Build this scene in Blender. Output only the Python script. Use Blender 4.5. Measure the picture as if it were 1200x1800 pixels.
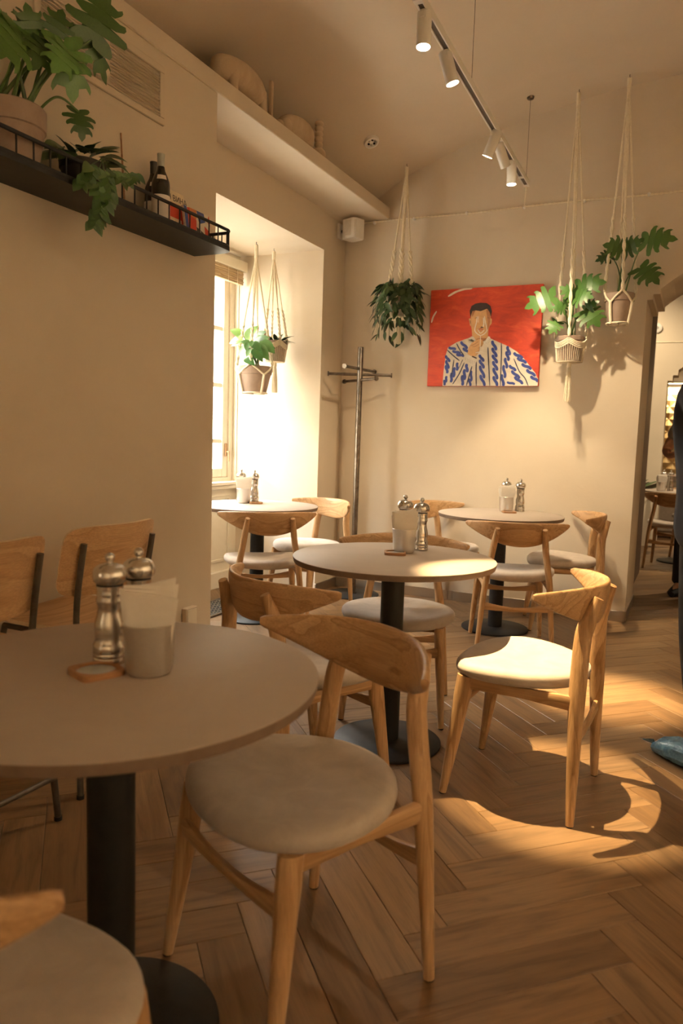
import bpy, math, random
import numpy as np
from mathutils import Vector, Matrix

for o in list(bpy.data.objects):
    bpy.data.objects.remove(o, do_unlink=True)
sc = bpy.context.scene
COL = sc.collection
PI = math.pi

# ------------------------------------------------------------------ camera
YAW, PITCH, ROLL, FPX, HCAM = 0.44509507, 0.10153319, 0.03146327, 1297.4, 1.2
_f = np.array([-math.sin(YAW)*math.cos(PITCH), math.cos(YAW)*math.cos(PITCH), -math.sin(PITCH)])
_r = np.array([math.cos(YAW), math.sin(YAW), 0.0])
_u = np.cross(_r, _f)
_c, _s = math.cos(ROLL), math.sin(ROLL)
RC = np.array([_c*_r + _s*_u, -_s*_r + _c*_u, _f])          # camera right, up, forward in world axes
cam_d = bpy.data.cameras.new('camera')
cam = bpy.data.objects.new('camera', cam_d)
COL.objects.link(cam)
cam_d.sensor_width = 36.0
cam_d.lens = FPX/1800.0*36.0
cam_d.clip_start = 0.02
M = Matrix(((RC[0][0], RC[1][0], -RC[2][0], 0), (RC[0][1], RC[1][1], -RC[2][1], 0),
            (RC[0][2], RC[1][2], -RC[2][2], HCAM), (0, 0, 0, 1)))
cam.matrix_world = M
cam_d.dof.use_dof = True
cam_d.dof.focus_distance = 3.3
cam_d.dof.aperture_fstop = 3.5
sc.camera = cam

# ------------------------------------------------------------------ world, exposure
W = bpy.data.worlds.new('overcast_sky'); sc.world = W; W.use_nodes = True
bg = W.node_tree.nodes['Background']
bg.inputs[0].default_value = (1.0, 0.97, 0.93, 1)
bg.inputs[1].default_value = 39.0
vs = sc.view_settings
vs.view_transform = 'Standard'; vs.look = 'None'; vs.gamma = 1.0; vs.use_curve_mapping = False
vs.exposure = 0.62
sc.cycles.use_denoising = True
sc.cycles.max_bounces = 10
sc.cycles.diffuse_bounces = 6
sc.cycles.sample_clamp_indirect = 6.0
WARM = (1.0, 0.785, 0.50)

# window portal: tells the renderer where the daylight comes in
pd = bpy.data.lights.new('window_portal', 'AREA'); pd.shape = 'RECTANGLE'; pd.size = 1.8; pd.size_y = 1.6
pd.cycles.is_portal = True
po = bpy.data.objects.new('window_portal', pd); COL.objects.link(po)
po.location = (-3.52, 4.2, 1.66)
po.rotation_euler = (0, -PI/2, 0)

pd2 = bpy.data.lights.new('added_window_portal', 'AREA'); pd2.shape = 'RECTANGLE'; pd2.size = 1.35; pd2.size_y = 1.0
pd2.cycles.is_portal = True
po2 = bpy.data.objects.new('added_window_portal', pd2); COL.objects.link(po2)
po2.location = (-2.72, -1.72, 1.50); po2.rotation_euler = (0, -PI/2, 0)

# ------------------------------------------------------------------ pixel to place
def ray(x, y):
    return np.array([(x-600)/FPX, -(y-900)/FPX, 1.0]) @ RC
def atz(x, y, z):
    d = ray(x, y); return Vector(np.array([0, 0, HCAM]) + d*(z-HCAM)/d[2])
def atY(x, y, Y):
    d = ray(x, y); return Vector(np.array([0, 0, HCAM]) + d*Y/d[1])
def atX(x, y, X):
    d = ray(x, y); return Vector(np.array([0, 0, HCAM]) + d*X/d[0])
def proj(p):
    c = RC @ (np.array(p, float) - np.array([0, 0, HCAM])); return 600+FPX*c[0]/c[2], 900-FPX*c[1]/c[2], c[2]
def vault_z(X, Y):
    z = 3.538 - 0.0991*(X+0.06)**2
    ax = min(max((abs(X)-1.45)/1.15, 0), 1); ax = ax*ax*(3-2*ax)
    t = (Y-3.75)/1.25
    ay = math.cos(t*PI/2)**2 if abs(t) < 1 else 0
    z -= 0.10*min(max((abs(X)-2.1)/0.5, 0), 1)
    return z + 0.36*ax*ay
def on_vault(x, y):
    d = ray(x, y); t = 0.5
    while t < 14:
        p = np.array([0, 0, HCAM]) + d*t
        if p[2] > vault_z(p[0], p[1]): return Vector(p)
        t += 0.002

# ------------------------------------------------------------------ materials
MATS = {}
def nd(nt, typ, **kw):
    n = nt.nodes.new(typ)
    for k, v in kw.items():
        if k in n.inputs: n.inputs[k].default_value = v
        else: setattr(n, k, v)
    return n
def mat(name, col, rough=0.5, metal=0.0, spec=0.5, build=None, **kw):
    if name in MATS: return MATS[name]
    m = bpy.data.materials.new(name); m.use_nodes = True
    nt = m.node_tree; b = nt.nodes['Principled BSDF']
    b.inputs['Base Color'].default_value = (*col, 1); b.inputs['Roughness'].default_value = rough
    b.inputs['Metallic'].default_value = metal; b.inputs['Specular IOR Level'].default_value = spec
    for k, v in kw.items(): b.inputs[k.replace('_', ' ')].default_value = v
    if build: build(nt, b)
    MATS[name] = m
    return m
def ramp(nt, fac, stops):
    r = nt.nodes.new('ShaderNodeValToRGB'); e = r.color_ramp.elements
    while len(e) < len(stops): e.new(0.5)
    for i, (p, c) in enumerate(stops): e[i].position = p; e[i].color = (*c, 1)
    nt.links.new(fac, r.inputs[0]); return r.outputs[0]
def coords(nt, kind='Object', scale=(1, 1, 1), rot=(0, 0, 0)):
    t = nt.nodes.new('ShaderNodeTexCoord'); m = nt.nodes.new('ShaderNodeMapping')
    m.inputs['Scale'].default_value = scale; m.inputs['Rotation'].default_value = rot
    nt.links.new(t.outputs[kind], m.inputs[0]); return m
def noise(nt, vec, scale, detail=4, rough=0.55, dist=0.0):
    n = nd(nt, 'ShaderNodeTexNoise', Scale=scale, Detail=detail, Roughness=rough, Distortion=dist)
    if vec is not None: nt.links.new(vec, n.inputs['Vector'])
    return n.outputs[0]
def bump(nt, b, h, strength, dist=0.01):
    n = nd(nt, 'ShaderNodeBump', Strength=strength, Distance=dist)
    nt.links.new(h, n.inputs['Height']); nt.links.new(n.outputs[0], b.inputs['Normal'])

def plaster(c1, c2, s=1.0):
    def f(nt, b):
        v = coords(nt).outputs[0]
        a = noise(nt, v, 1.3*s, 6, 0.6, 0.5)
        nt.links.new(ramp(nt, a, [(0.3, c1), (0.7, c2)]), b.inputs['Base Color'])
        bump(nt, b, noise(nt, v, 38, 6, 0.7), 0.16, 0.006)
    return f
def oak(axis, c1, c2, c3, bands=9.0, obj_random=True):
    """grain that runs along one local axis: long noise streaks, drawn-out growth rings and pores"""
    def f(nt, b):
        st = {'x': (0.42, 4.2, 4.2), 'y': (4.2, 0.42, 4.2), 'z': (4.2, 4.2, 0.42)}[axis]
        m = coords(nt, 'Object', st)
        vec = m.outputs[0]
        if obj_random:
            oi = nt.nodes.new('ShaderNodeObjectInfo')
            mul = nd(nt, 'ShaderNodeMath', operation='MULTIPLY'); mul.inputs[1].default_value = 37.0
            nt.links.new(oi.outputs['Random'], mul.inputs[0])
            cx = nt.nodes.new('ShaderNodeCombineXYZ')
            for i in range(3): nt.links.new(mul.outputs[0], cx.inputs[i])
            add = nd(nt, 'ShaderNodeVectorMath', operation='ADD')
            nt.links.new(vec, add.inputs[0]); nt.links.new(cx.outputs[0], add.inputs[1]); vec = add.outputs[0]
        big = noise(nt, vec, 2.2, 3, 0.5, 0.8)
        mulr = nd(nt, 'ShaderNodeMath', operation='MULTIPLY'); mulr.inputs[1].default_value = bands
        nt.links.new(big, mulr.inputs[0])
        fr = nd(nt, 'ShaderNodeMath', operation='FRACT'); nt.links.new(mulr.outputs[0], fr.inputs[0])
        ring = ramp(nt, fr.outputs[0], [(0.0, c1), (0.55, c2), (0.9, c3), (1.0, c1)])
        m2 = coords(nt, 'Object', tuple(s*(1 if s < 1 else 22) for s in st))
        fine = noise(nt, m2.outputs[0], 3.0, 5, 0.65)
        g = ramp(nt, fine, [(0.3, (0.68, 0.66, 0.63)), (0.65, (1.10, 1.09, 1.08))])
        mx = nd(nt, 'ShaderNodeMix', data_type='RGBA', blend_type='MULTIPLY'); mx.inputs[0].default_value = 0.75
        nt.links.new(ring, mx.inputs[6]); nt.links.new(g, mx.inputs[7])
        nt.links.new(mx.outputs[2], b.inputs['Base Color'])
        bump(nt, b, fine, 0.08, 0.002)
    return f
def mottled(c1, c2, sc_=14, bs=160, bstr=0.25, rough_noise=None):
    def f(nt, b):
        v = coords(nt).outputs[0]
        nt.links.new(ramp(nt, noise(nt, v, sc_, 6, 0.65, 0.6), [(0.32, c1), (0.68, c2)]), b.inputs['Base Color'])
        bump(nt, b, noise(nt, v, bs, 3, 0.6), bstr, 0.003)
    return f
def brushed(c1, c2, stretch):
    def f(nt, b):
        v = coords(nt, 'Object', stretch).outputs[0]
        n = noise(nt, v, 6, 5, 0.7)
        nt.links.new(ramp(nt, n, [(0.3, c1), (0.7, c2)]), b.inputs['Base Color'])
        bump(nt, b, n, 0.05, 0.002)
    return f

PLASTER = mat('plaster_beige', (0.60, 0.51, 0.40), 0.9, spec=0.2, build=plaster((0.585, 0.50, 0.39), (0.645, 0.56, 0.445)))
PLASTER_C = mat('plaster_ceiling', (0.62, 0.53, 0.42), 0.9, spec=0.2, build=plaster((0.60, 0.51, 0.395), (0.645, 0.55, 0.435)))
PAINT_CREAM = mat('cream_paint', (0.74, 0.68, 0.56), 0.45, build=mottled((0.70, 0.64, 0.52), (0.77, 0.71, 0.59), 5, 60, 0.05))
OAKC = ((0.53, 0.33, 0.17), (0.465, 0.28, 0.135), (0.37, 0.21, 0.095))
OAK = {a: mat('chair_oak_'+a, OAKC[0], 0.42, spec=0.4, build=oak(a, *OAKC, bands=7)) for a in 'xyz'}
PLY = mat('plywood_veneer', (0.60, 0.38, 0.2), 0.45, spec=0.4, build=oak('x', (0.60, 0.38, 0.20), (0.55, 0.335, 0.17), (0.48, 0.29, 0.14), bands=4))
PLY_EDGE = mat('plywood_edge', (0.72, 0.58, 0.38), 0.6, build=mottled((0.66, 0.52, 0.33), (0.78, 0.63, 0.43), 60, 200, 0.1))
FABRIC = mat('seat_fabric', (0.5, 0.45, 0.39), 0.95, spec=0.15, build=mottled((0.43, 0.365, 0.31), (0.55, 0.475, 0.41), 11, 420, 0.35), Sheen_Weight=0.25)
LAMINATE = mat('table_laminate', (0.40, 0.345, 0.285), 0.5, spec=0.35, build=mottled((0.37, 0.305, 0.255), (0.41, 0.34, 0.285), 5, 500, 0.03))
LAM_EDGE = mat('table_edge', (0.26, 0.19, 0.14), 0.6, build=mottled((0.145, 0.095, 0.065), (0.19, 0.13, 0.09), 20, 300, 0.1))
BLACK = mat('black_powder_coat', (0.014, 0.0135, 0.0135), 0.5, spec=0.28, build=mottled((0.011, 0.0105, 0.0105), (0.018, 0.0175, 0.017), 30, 700, 0.06))
RUBBER = mat('black_rubber', (0.012, 0.011, 0.01), 0.8, build=mottled((0.01, 0.009, 0.008), (0.016, 0.015, 0.014), 40, 200, 0.1))
STEEL = mat('brushed_steel', (0.62, 0.58, 0.53), 0.2, 1.0, build=brushed((0.62, 0.59, 0.55), (0.76, 0.73, 0.69), (20, 20, 220)))
ALU = mat('spun_aluminium', (0.6, 0.58, 0.55), 0.40, 1.0, build=brushed((0.70, 0.68, 0.65), (0.80, 0.78, 0.75), (14, 14, 160)))
BASEM = mat('brushed_metal_skirting', (0.55, 0.5, 0.44), 0.3, 1.0, build=brushed((0.50, 0.455, 0.40), (0.60, 0.55, 0.485), (30, 30, 260)))
RACKM = mat('raw_steel', (0.20, 0.165, 0.13), 0.35, 1.0, build=mottled((0.10, 0.08, 0.06), (0.24, 0.20, 0.165), 16, 90, 0.1))
TUBEM = mat('dark_tube', (0.16, 0.145, 0.125), 0.35, 0.9, build=mottled((0.13, 0.115, 0.10), (0.19, 0.17, 0.15), 20, 200, 0.05))
PAPER = mat('paper_napkin', (0.82, 0.78, 0.72), 0.9, spec=0.1, build=mottled((0.80, 0.755, 0.69), (0.85, 0.81, 0.75), 30, 500, 0.15))
CORD = mat('cotton_cord', (0.72, 0.62, 0.46), 0.9, spec=0.1, build=mottled((0.74, 0.65, 0.49), (0.84, 0.76, 0.60), 60, 260, 0.6))
CLAY = mat('clay_pot', (0.36, 0.25, 0.19), 0.85, spec=0.2, build=mottled((0.27, 0.195, 0.15), (0.35, 0.26, 0.205), 9, 120, 0.2))
DARKPOT = mat('dark_pot', (0.035, 0.03, 0.026), 0.6, build=mottled((0.028, 0.024, 0.02), (0.05, 0.042, 0.036), 12, 120, 0.2))
SOIL = mat('soil', (0.05, 0.033, 0.02), 0.95, build=mottled((0.03, 0.02, 0.012), (0.08, 0.055, 0.035), 60, 120, 0.9))
WHITE = mat('white_enamel', (0.80, 0.77, 0.72), 0.4, build=mottled((0.78, 0.75, 0.70), (0.82, 0.79, 0.74), 8, 200, 0.02))
TRAYW = mat('tray_wood', (0.36, 0.19, 0.085), 0.5, build=oak('x', (0.38, 0.20, 0.09), (0.33, 0.165, 0.07), (0.26, 0.12, 0.05), 5))
BAMBOO = mat('bamboo', (0.55, 0.40, 0.25), 0.6, build=oak('y', (0.58, 0.43, 0.27), (0.50, 0.36, 0.21), (0.42, 0.29, 0.16), 6))
STONE = mat('raw_clay_sculpture', (0.52, 0.40, 0.28), 0.95, spec=0.1, build=mottled((0.46, 0.34, 0.225), (0.58, 0.455, 0.325), 7, 60, 0.6))
def leafmat(name, c1, c2, tr=0.12):
    def f(nt, b):
        oi = nt.nodes.new('ShaderNodeObjectInfo')
        v = coords(nt).outputs[0]
        n = noise(nt, v, 26, 4, 0.6)
        ad = nd(nt, 'ShaderNodeMath', operation='ADD'); nt.links.new(n, ad.inputs[0]); nt.links.new(oi.outputs['Random'], ad.inputs[1])
        hf = nd(nt, 'ShaderNodeMath', operation='MULTIPLY'); hf.inputs[1].default_value = 0.5; nt.links.new(ad.outputs[0], hf.inputs[0])
        nt.links.new(ramp(nt, hf.outputs[0], [(0.2, c1), (0.8, c2)]), b.inputs['Base Color'])
        bump(nt, b, n, 0.2, 0.004)
    return mat(name, c1, 0.35, spec=0.5, build=f, Subsurface_Weight=0.0, Transmission_Weight=0.0)
LEAF_PH = leafmat('philodendron_leaf', (0.026, 0.07, 0.012), (0.06, 0.13, 0.022))
LEAF_LT = leafmat('bright_leaf', (0.09, 0.20, 0.04), (0.22, 0.36, 0.09))
LEAF_DK = leafmat('dark_trailing_leaf', (0.018, 0.042, 0.012), (0.042, 0.08, 0.024))
STEMM = leafmat('leaf_stalk', (0.05, 0.11, 0.025), (0.11, 0.19, 0.05))
def emit(name, col, st):
    def f(nt, b):
        b.inputs['Emission Color'].default_value = (*col, 1); b.inputs['Emission Strength'].default_value = st
    return mat(name, (0.9, 0.85, 0.75), 0.4, build=f)
BULB = emit('lamp_glow', (1.0, 0.85, 0.6), 60.0)
def glassmat():
    m = bpy.data.materials.new('window_glass'); m.use_nodes = True; nt = m.node_tree
    for n in list(nt.nodes): nt.nodes.remove(n)
    o = nt.nodes.new('ShaderNodeOutputMaterial'); t = nt.nodes.new('ShaderNodeBsdfTransparent'); g = nt.nodes.new('ShaderNodeBsdfGlossy')
    t.inputs[0].default_value = (0.96, 0.97, 0.96, 1); g.inputs['Roughness'].default_value = 0.02
    mx = nt.nodes.new('ShaderNodeMixShader')
    mx.inputs[0].default_value = 0.06; nt.links.new(t.outputs[0], mx.inputs[1]); nt.links.new(g.outputs[0], mx.inputs[2])
    nt.links.new(mx.outputs[0], o.inputs[0]); return m
GLASS = glassmat()
def flat(name, c, rough=0.6, **k):
    d = tuple(max(0, x*0.9) for x in c)
    return mat(name, c, rough, build=mottled(d, tuple(min(1, x*1.08) for x in c), 25, 200, 0.05), **k)

# ------------------------------------------------------------------ mesh builder
class B:
    def __init__(s): s.v = []; s.f = []; s.m = []
    def add(s, vs, fs, mi=0):
        o = len(s.v); s.v += [tuple(v) for v in vs]; s.f += [tuple(i+o for i in f) for f in fs]; s.m += [mi]*len(fs); return s
    def box(s, x0, x1, y0, y1, z0, z1, mi=0):
        return s.add([(x0,y0,z0),(x1,y0,z0),(x1,y1,z0),(x0,y1,z0),(x0,y0,z1),(x1,y0,z1),(x1,y1,z1),(x0,y1,z1)],
                     [(3,2,1,0),(4,5,6,7),(0,1,5,4),(1,2,6,5),(2,3,7,6),(3,0,4,7)], mi)
    def bbox(s, x0, x1, y0, y1, z0, z1, b=0.002, mi=0):
        """box with chamfered edges"""
        vs = []
        for (sx, sy, sz) in [(a, c, d) for a in (0, 1) for c in (0, 1) for d in (0, 1)]:
            X, Y, Z = (x0, x1)[sx], (y0, y1)[sy], (z0, z1)[sz]
            ix, iy, iz = (b, -b)[sx], (b, -b)[sy], (b, -b)[sz]
            vs += [(X, Y+iy, Z+iz), (X+ix, Y, Z+iz), (X+ix, Y+iy, Z)]
        import itertools
        idx = lambda a, c, d, k: ((a*2+c)*2+d)*3+k
        fs = []
        for a in (0, 1):
            fs.append([idx(a,0,0,0), idx(a,1,0,0), idx(a,1,1,0), idx(a,0,1,0)])
            fs.append([idx(0,a,0,1), idx(1,a,0,1), idx(1,a,1,1), idx(0,a,1,1)])
            fs.append([idx(0,0,a,2), idx(1,0,a,2), idx(1,1,a,2), idx(0,1,a,2)])
            for c in (0, 1):
                fs.append([idx(a,c,0,0), idx(a,c,1,0), idx(a,c,1,1), idx(a,c,0,1)])
                fs.append([idx(a,0,c,0), idx(a,1,c,0), idx(a,1,c,2), idx(a,0,c,2)])
                fs.append([idx(0,a,c,1), idx(1,a,c,1), idx(1,a,c,2), idx(0,a,c,2)])
                for d in (0, 1): fs.append([idx(a,c,d,0), idx(a,c,d,1), idx(a,c,d,2)])
        return s.add(vs, fs, mi)
    def rings(s, rings, cap=True, closed=True, mi=0):
        n = len(rings[0]); vs = [p for r in rings for p in r]; fs = []
        for i in range(len(rings)-1):
            for j in range(n if closed else n-1):
                k = (j+1) % n
                fs.append((i*n+j, i*n+k, (i+1)*n+k, (i+1)*n+j))
        if cap: fs += [tuple(range(n-1, -1, -1)), tuple((len(rings)-1)*n+j for j in range(n))]
        return s.add(vs, fs, mi)
    def lathe(s, prof, n=32, c=(0, 0, 0), mi=0, cap=True):
        return s.rings([[(c[0]+r*math.cos(2*PI*j/n), c[1]+r*math.sin(2*PI*j/n), c[2]+z) for j in range(n)] for r, z in prof], cap, True, mi)
    def tube(s, path, rad, n=8, mi=0, cap=True, up=None):
        P = [Vector(p) for p in path]; rs = []
        side = None
        for i, p in enumerate(P):
            t = (P[min(i+1, len(P)-1)] - P[max(i-1, 0)])
            t = t.normalized() if t.length > 1e-9 else Vector((0, 0, 1))
            if side is None:
                h = Vector(up) if up else (Vector((1, 0, 0)) if abs(t.x) < 0.9 else Vector((0, 1, 0)))
            else: h = side
            side = (h - t*h.dot(t)).normalized(); bn = t.cross(side)
            r = rad[i] if isinstance(rad, list) else rad
            ra, rb = r if isinstance(r, (list, tuple)) else (r, r)
            rs.append([p + side*ra*math.cos(2*PI*j/n) + bn*rb*math.sin(2*PI*j/n) for j in range(n)])
        return s.rings(rs, cap, True, mi)
    def prism(s, poly, y0, y1, axis='y', mi=0):
        """flat outline given as (a, b) pairs, thickened along one axis"""
        n = len(poly)
        P = {'y': lambda a, b, t: (a, t, b), 'z': lambda a, b, t: (a, b, t), 'x': lambda a, b, t: (t, a, b)}[axis]
        vs = [P(a, b, y0) for a, b in poly] + [P(a, b, y1) for a, b in poly]
        fs = [tuple(range(n)), tuple(range(2*n-1, n-1, -1))] + [(i, (i+1) % n, n+(i+1) % n, n+i) for i in range(n)]
        return s.add(vs, fs, mi)
    def mesh(s, name, mats, smooth=True, angle=0.7):
        me = bpy.data.meshes.new(name); me.from_pydata(s.v, [], s.f)
        for m in (mats if isinstance(mats, (list, tuple)) else [mats]): me.materials.append(m)
        me.polygons.foreach_set('material_index', s.m)
        import bmesh
        bm = bmesh.new(); bm.from_mesh(me); bmesh.ops.recalc_face_normals(bm, faces=bm.faces); bm.to_mesh(me); bm.free()
        if smooth:
            me.polygons.foreach_set('use_smooth', [True]*len(me.polygons))
            me.set_sharp_from_angle(angle=angle)
        me.update(); return me
    def obj(s, name, mats, parent=None, smooth=True, angle=0.7, loc=None):
        return mk(name, s.mesh(name, mats, smooth, angle), parent, loc)
def mk(name, me, parent=None, loc=None, rot=None):
    o = bpy.data.objects.new(name, me); COL.objects.link(o)
    if parent: o.parent = parent
    if loc is not None: o.location = loc
    if rot is not None: o.rotation_euler = rot
    return o
def tag(o, label, cat, group=None):
    o['label'] = label; o['category'] = cat
    if group: o['group'] = group
    return o
def thing(name, label, cat, loc=(0, 0, 0), rz=0.0, group=None):
    o = bpy.data.objects.new(name, None); COL.objects.link(o)
    o.empty_display_size = 0.05; o.location = loc; o.rotation_euler = (0, 0, rz)
    return tag(o, label, cat, group)
def struct(o): o['kind'] = 'structure'; return o
def dup(root, loc=None, rz=None, label=None, parent=None, group=None):
    r = root.copy(); COL.objects.link(r)
    if parent is not None: r.parent = parent
    if loc is not None: r.location = loc
    if rz is not None: r.rotation_euler = (0, 0, rz)
    if label: r['label'] = label
    if group: r['group'] = group
    for ch in list(root.children): dup(ch, parent=r)
    return r
def smoothpath(pts, k=6):
    """Catmull-Rom through the points"""
    P = [Vector(p) for p in pts]; P = [P[0]*2-P[1]] + P + [P[-1]*2-P[-2]]; out = []
    for i in range(1, len(P)-2):
        for j in range(k):
            t = j/k
            out.append(0.5*((2*P[i]) + (P[i+1]-P[i-1])*t + (2*P[i-1]-5*P[i]+4*P[i+1]-P[i+2])*t*t + (3*P[i]-P[i-1]-3*P[i+1]+P[i+2])*t**3))
    return out + [P[-2]]
RND = random.Random(7)
# ------------------------------------------------------------------ floor of herringbone planks
L_, W_ = 0.60, 0.12
def floor_wood(name, attr):
    def f(nt, b):
        if attr:
            at = nd(nt, 'ShaderNodeAttribute'); at.attribute_name = 'plank_co'; base = at.outputs['Vector']
            ar = nd(nt, 'ShaderNodeAttribute'); ar.attribute_name = 'plank_rnd'; rnd = ar.outputs['Fac']
        else:
            base = nt.nodes.new('ShaderNodeTexCoord').outputs['Object']
            rnd = nt.nodes.new('ShaderNodeObjectInfo').outputs['Random']
        def mapped(scale):
            m = nt.nodes.new('ShaderNodeMapping'); m.inputs['Scale'].default_value = scale; nt.links.new(base, m.inputs[0])
            mu = nd(nt, 'ShaderNodeMath', operation='MULTIPLY'); mu.inputs[1].default_value = 53.0; nt.links.new(rnd, mu.inputs[0])
            cx = nt.nodes.new('ShaderNodeCombineXYZ')
            for i in range(3): nt.links.new(mu.outputs[0], cx.inputs[i])
            a = nd(nt, 'ShaderNodeVectorMath', operation='ADD'); nt.links.new(m.outputs[0], a.inputs[0]); nt.links.new(cx.outputs[0], a.inputs[1])
            return a.outputs[0]
        tone = ramp(nt, rnd, [(0.0, (0.165, 0.094, 0.044)), (0.35, (0.22, 0.130, 0.064)), (0.7, (0.265, 0.163, 0.084)), (1.0, (0.195, 0.122, 0.067))])
        streak = noise(nt, mapped((1.6, 16, 1)), 2.0, 5, 0.6, 0.7)
        s = ramp(nt, streak, [(0.28, (0.50, 0.47, 0.44)), (0.5, (0.95, 0.94, 0.93)), (0.72, (1.18, 1.17, 1.14))])
        mx = nd(nt, 'ShaderNodeMix', data_type='RGBA', blend_type='MULTIPLY'); mx.inputs[0].default_value = 0.85
        nt.links.new(tone, mx.inputs[6]); nt.links.new(s, mx.inputs[7])
        fine = noise(nt, mapped((3, 120, 1)), 2.5, 4, 0.6)
        g = ramp(nt, fine, [(0.3, (0.86, 0.85, 0.84)), (0.7, (1.06, 1.05, 1.04))])
        m2 = nd(nt, 'ShaderNodeMix', data_type='RGBA', blend_type='MULTIPLY'); m2.inputs[0].default_value = 0.8
        nt.links.new(mx.outputs[2], m2.inputs[6]); nt.links.new(g, m2.inputs[7])
        nt.links.new(m2.outputs[2], b.inputs['Base Color'])
        bump(nt, b, fine, 0.12, 0.002)
    return mat(name, (0.36, 0.23, 0.13), 0.42, spec=0.42, build=f)
FW, FWF = floor_wood('oak_plank', False), floor_wood('oak_plank_joined', True)
SUB = mat('floor_joint', (0.20, 0.15, 0.10), 0.9, build=mottled((0.17, 0.125, 0.08), (0.24, 0.18, 0.12), 30, 100, 0.2))
floor = struct(B().box(-3.7, 2.7, -2.7, 12.2, -0.09, -0.0105).obj('floor', SUB, smooth=False))
def plank_geo():
    l, w, g, c, t = L_/2, W_/2, 0.0006, 0.0014, 0.010
    l -= g; w -= g
    vs = [(-l, -w, -t), (l, -w, -t), (l, w, -t), (-l, w, -t), (-l, -w, -c), (l, -w, -c), (l, w, -c), (-l, w, -c),
          (-l+c, -w+c, 0), (l-c, -w+c, 0), (l-c, w-c, 0), (-l+c, w-c, 0)]
    fs = [(3, 2, 1, 0), (8, 9, 10, 11)] + [(i, (i+1) % 4, 4+(i+1) % 4, 4+i) for i in range(4)] + [(4+i, 4+(i+1) % 4, 8+(i+1) % 4, 8+i) for i in range(4)]
    return vs, fs
pv, pf = plank_geo()
pb = B(); pb.add(pv, pf); plank_me = pb.mesh('plank', FW, smooth=False)
ca, sa = math.cos(PI/4), math.sin(PI/4)
OX, OY = -0.474, 3.037                # one tooth of the zigzag seam seen in the photograph
planks = []
for i in range(-90, 120):
    for j in range(-12, 12):
        for k in (0, 1):
            bu, bv = i*W_ + j*L_, i*W_ - j*L_
            u, v, a = (bu+L_/2, bv+W_/2, 0) if k == 0 else (bu+L_+W_/2, bv+W_-L_/2, PI/2)
            X = OX + u*ca - v*sa; Y = OY + u*sa + v*ca
            if -3.4 < X < 2.6 and -1.2 < Y < 11.9:
                px, py, d = proj((X, Y, 0))
                vis = d > 0.3 and -150 < px < 1300 and py < 2000
                planks.append((d if vis else 99, X, Y, a+PI/4))
planks.sort()
rest = B(); co = []; rn = []
for n, (d, X, Y, a) in enumerate(planks):
    if n < 300 and d < 90:
        mk('plank', plank_me, floor, (X, Y, 0), (0, 0, a))
    else:
        c_, s_ = math.cos(a), math.sin(a)
        rest.add([(X+x*c_-y*s_, Y+x*s_+y*c_, z) for x, y, z in pv], pf)
        co += [c for p in pv for c in p]; rn += [RND.random()]*len(pv)
me = rest.mesh('plank_field', FWF, smooth=False)
at_ = me.attributes.new('plank_co', 'FLOAT_VECTOR', 'POINT'); at_.data.foreach_set('vector', co)
at_ = me.attributes.new('plank_rnd', 'FLOAT', 'POINT'); at_.data.foreach_set('value', rn)
o = mk('plank_field', me, floor); o['kind'] = 'stuff'

# ------------------------------------------------------------------ walls
XP, XR, XW = -2.22, -2.57, -3.30          # pier face, recessed wall, wall under the window
YP, YB, YB2 = 3.11, 5.31, 6.0             # end of pier, back wall faces
AY0, AY1, AZ = 3.36, 4.95, 2.558          # window alcove
NY0, NY1, NZ0, NZ1 = -2.2, -1.25, 0.85, 2.15       # assumed second window behind the camera, added for soft foreground daylight
b = B(); b.box(-3.6, XP, NY1, YP, 0, 2.835); b.box(-2.62, XP, -2.5, NY0, 0, 2.835); b.box(-2.62, XP, NY0, NY1, 0, NZ0); b.box(-2.62, XP, NY0, NY1, NZ1, 2.835)
pier = struct(b.obj('wall_left', PLASTER, smooth=False))
b = B()
b.box(-3.6, XR, YP, AY0, 0, 2.835); b.box(-3.6, XR, AY1, YB, 0, 2.835); b.box(-3.6, XR, AY0, AY1, AZ, 2.835)
struct(b.obj('wall_alcove', PLASTER, smooth=False))
b = B()
WY0, WY1, WZ0, WZ1 = 3.42, 4.94, 0.80, 2.50
b.box(-3.6, XW, AY0, AY1, 0, WZ0); b.box(-3.6, XW, AY0, AY1, WZ1, AZ); b.box(-3.6, XW, AY0, WY0, WZ0, WZ1); b.box(-3.6, XW, WY1, AY1, WZ0, WZ1)
struct(b.obj('wall_window', PAINT_CREAM, smooth=False))
b = B(); b.bbox(XW, XW+0.03, AY0, AY1, 0, 0.13, 0.006); b.bbox(XW, XW+0.045, AY0, AY1, WZ0-0.03, WZ0, 0.004)
for y0, y1 in ((AY0+0.10, 4.10), (4.22, AY1-0.10)):
    for z0, z1, ya, yb in ((0.20, 0.222, y0, y1), (0.69, 0.712, y0, y1), (0.222, 0.69, y0, y0+0.02), (0.222, 0.69, y1-0.02, y1)):
        b.bbox(XW, XW+0.012, ya, yb, z0, z1, 0.002)
struct(b.obj('baseboard_window', PAINT_CREAM, smooth=False))
# ledge with fascia along the left side
b = B(); b.bbox(-2.72, XP+0.012, -2.5, YB, 2.835, 2.92, 0.004)
struct(b.obj('trim_1', PLASTER, smooth=False))
struct(B().box(-2.72, -2.62, -2.5, YB, 2.92, 3.75).obj('wall_upper_left', PLASTER, smooth=False))
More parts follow.
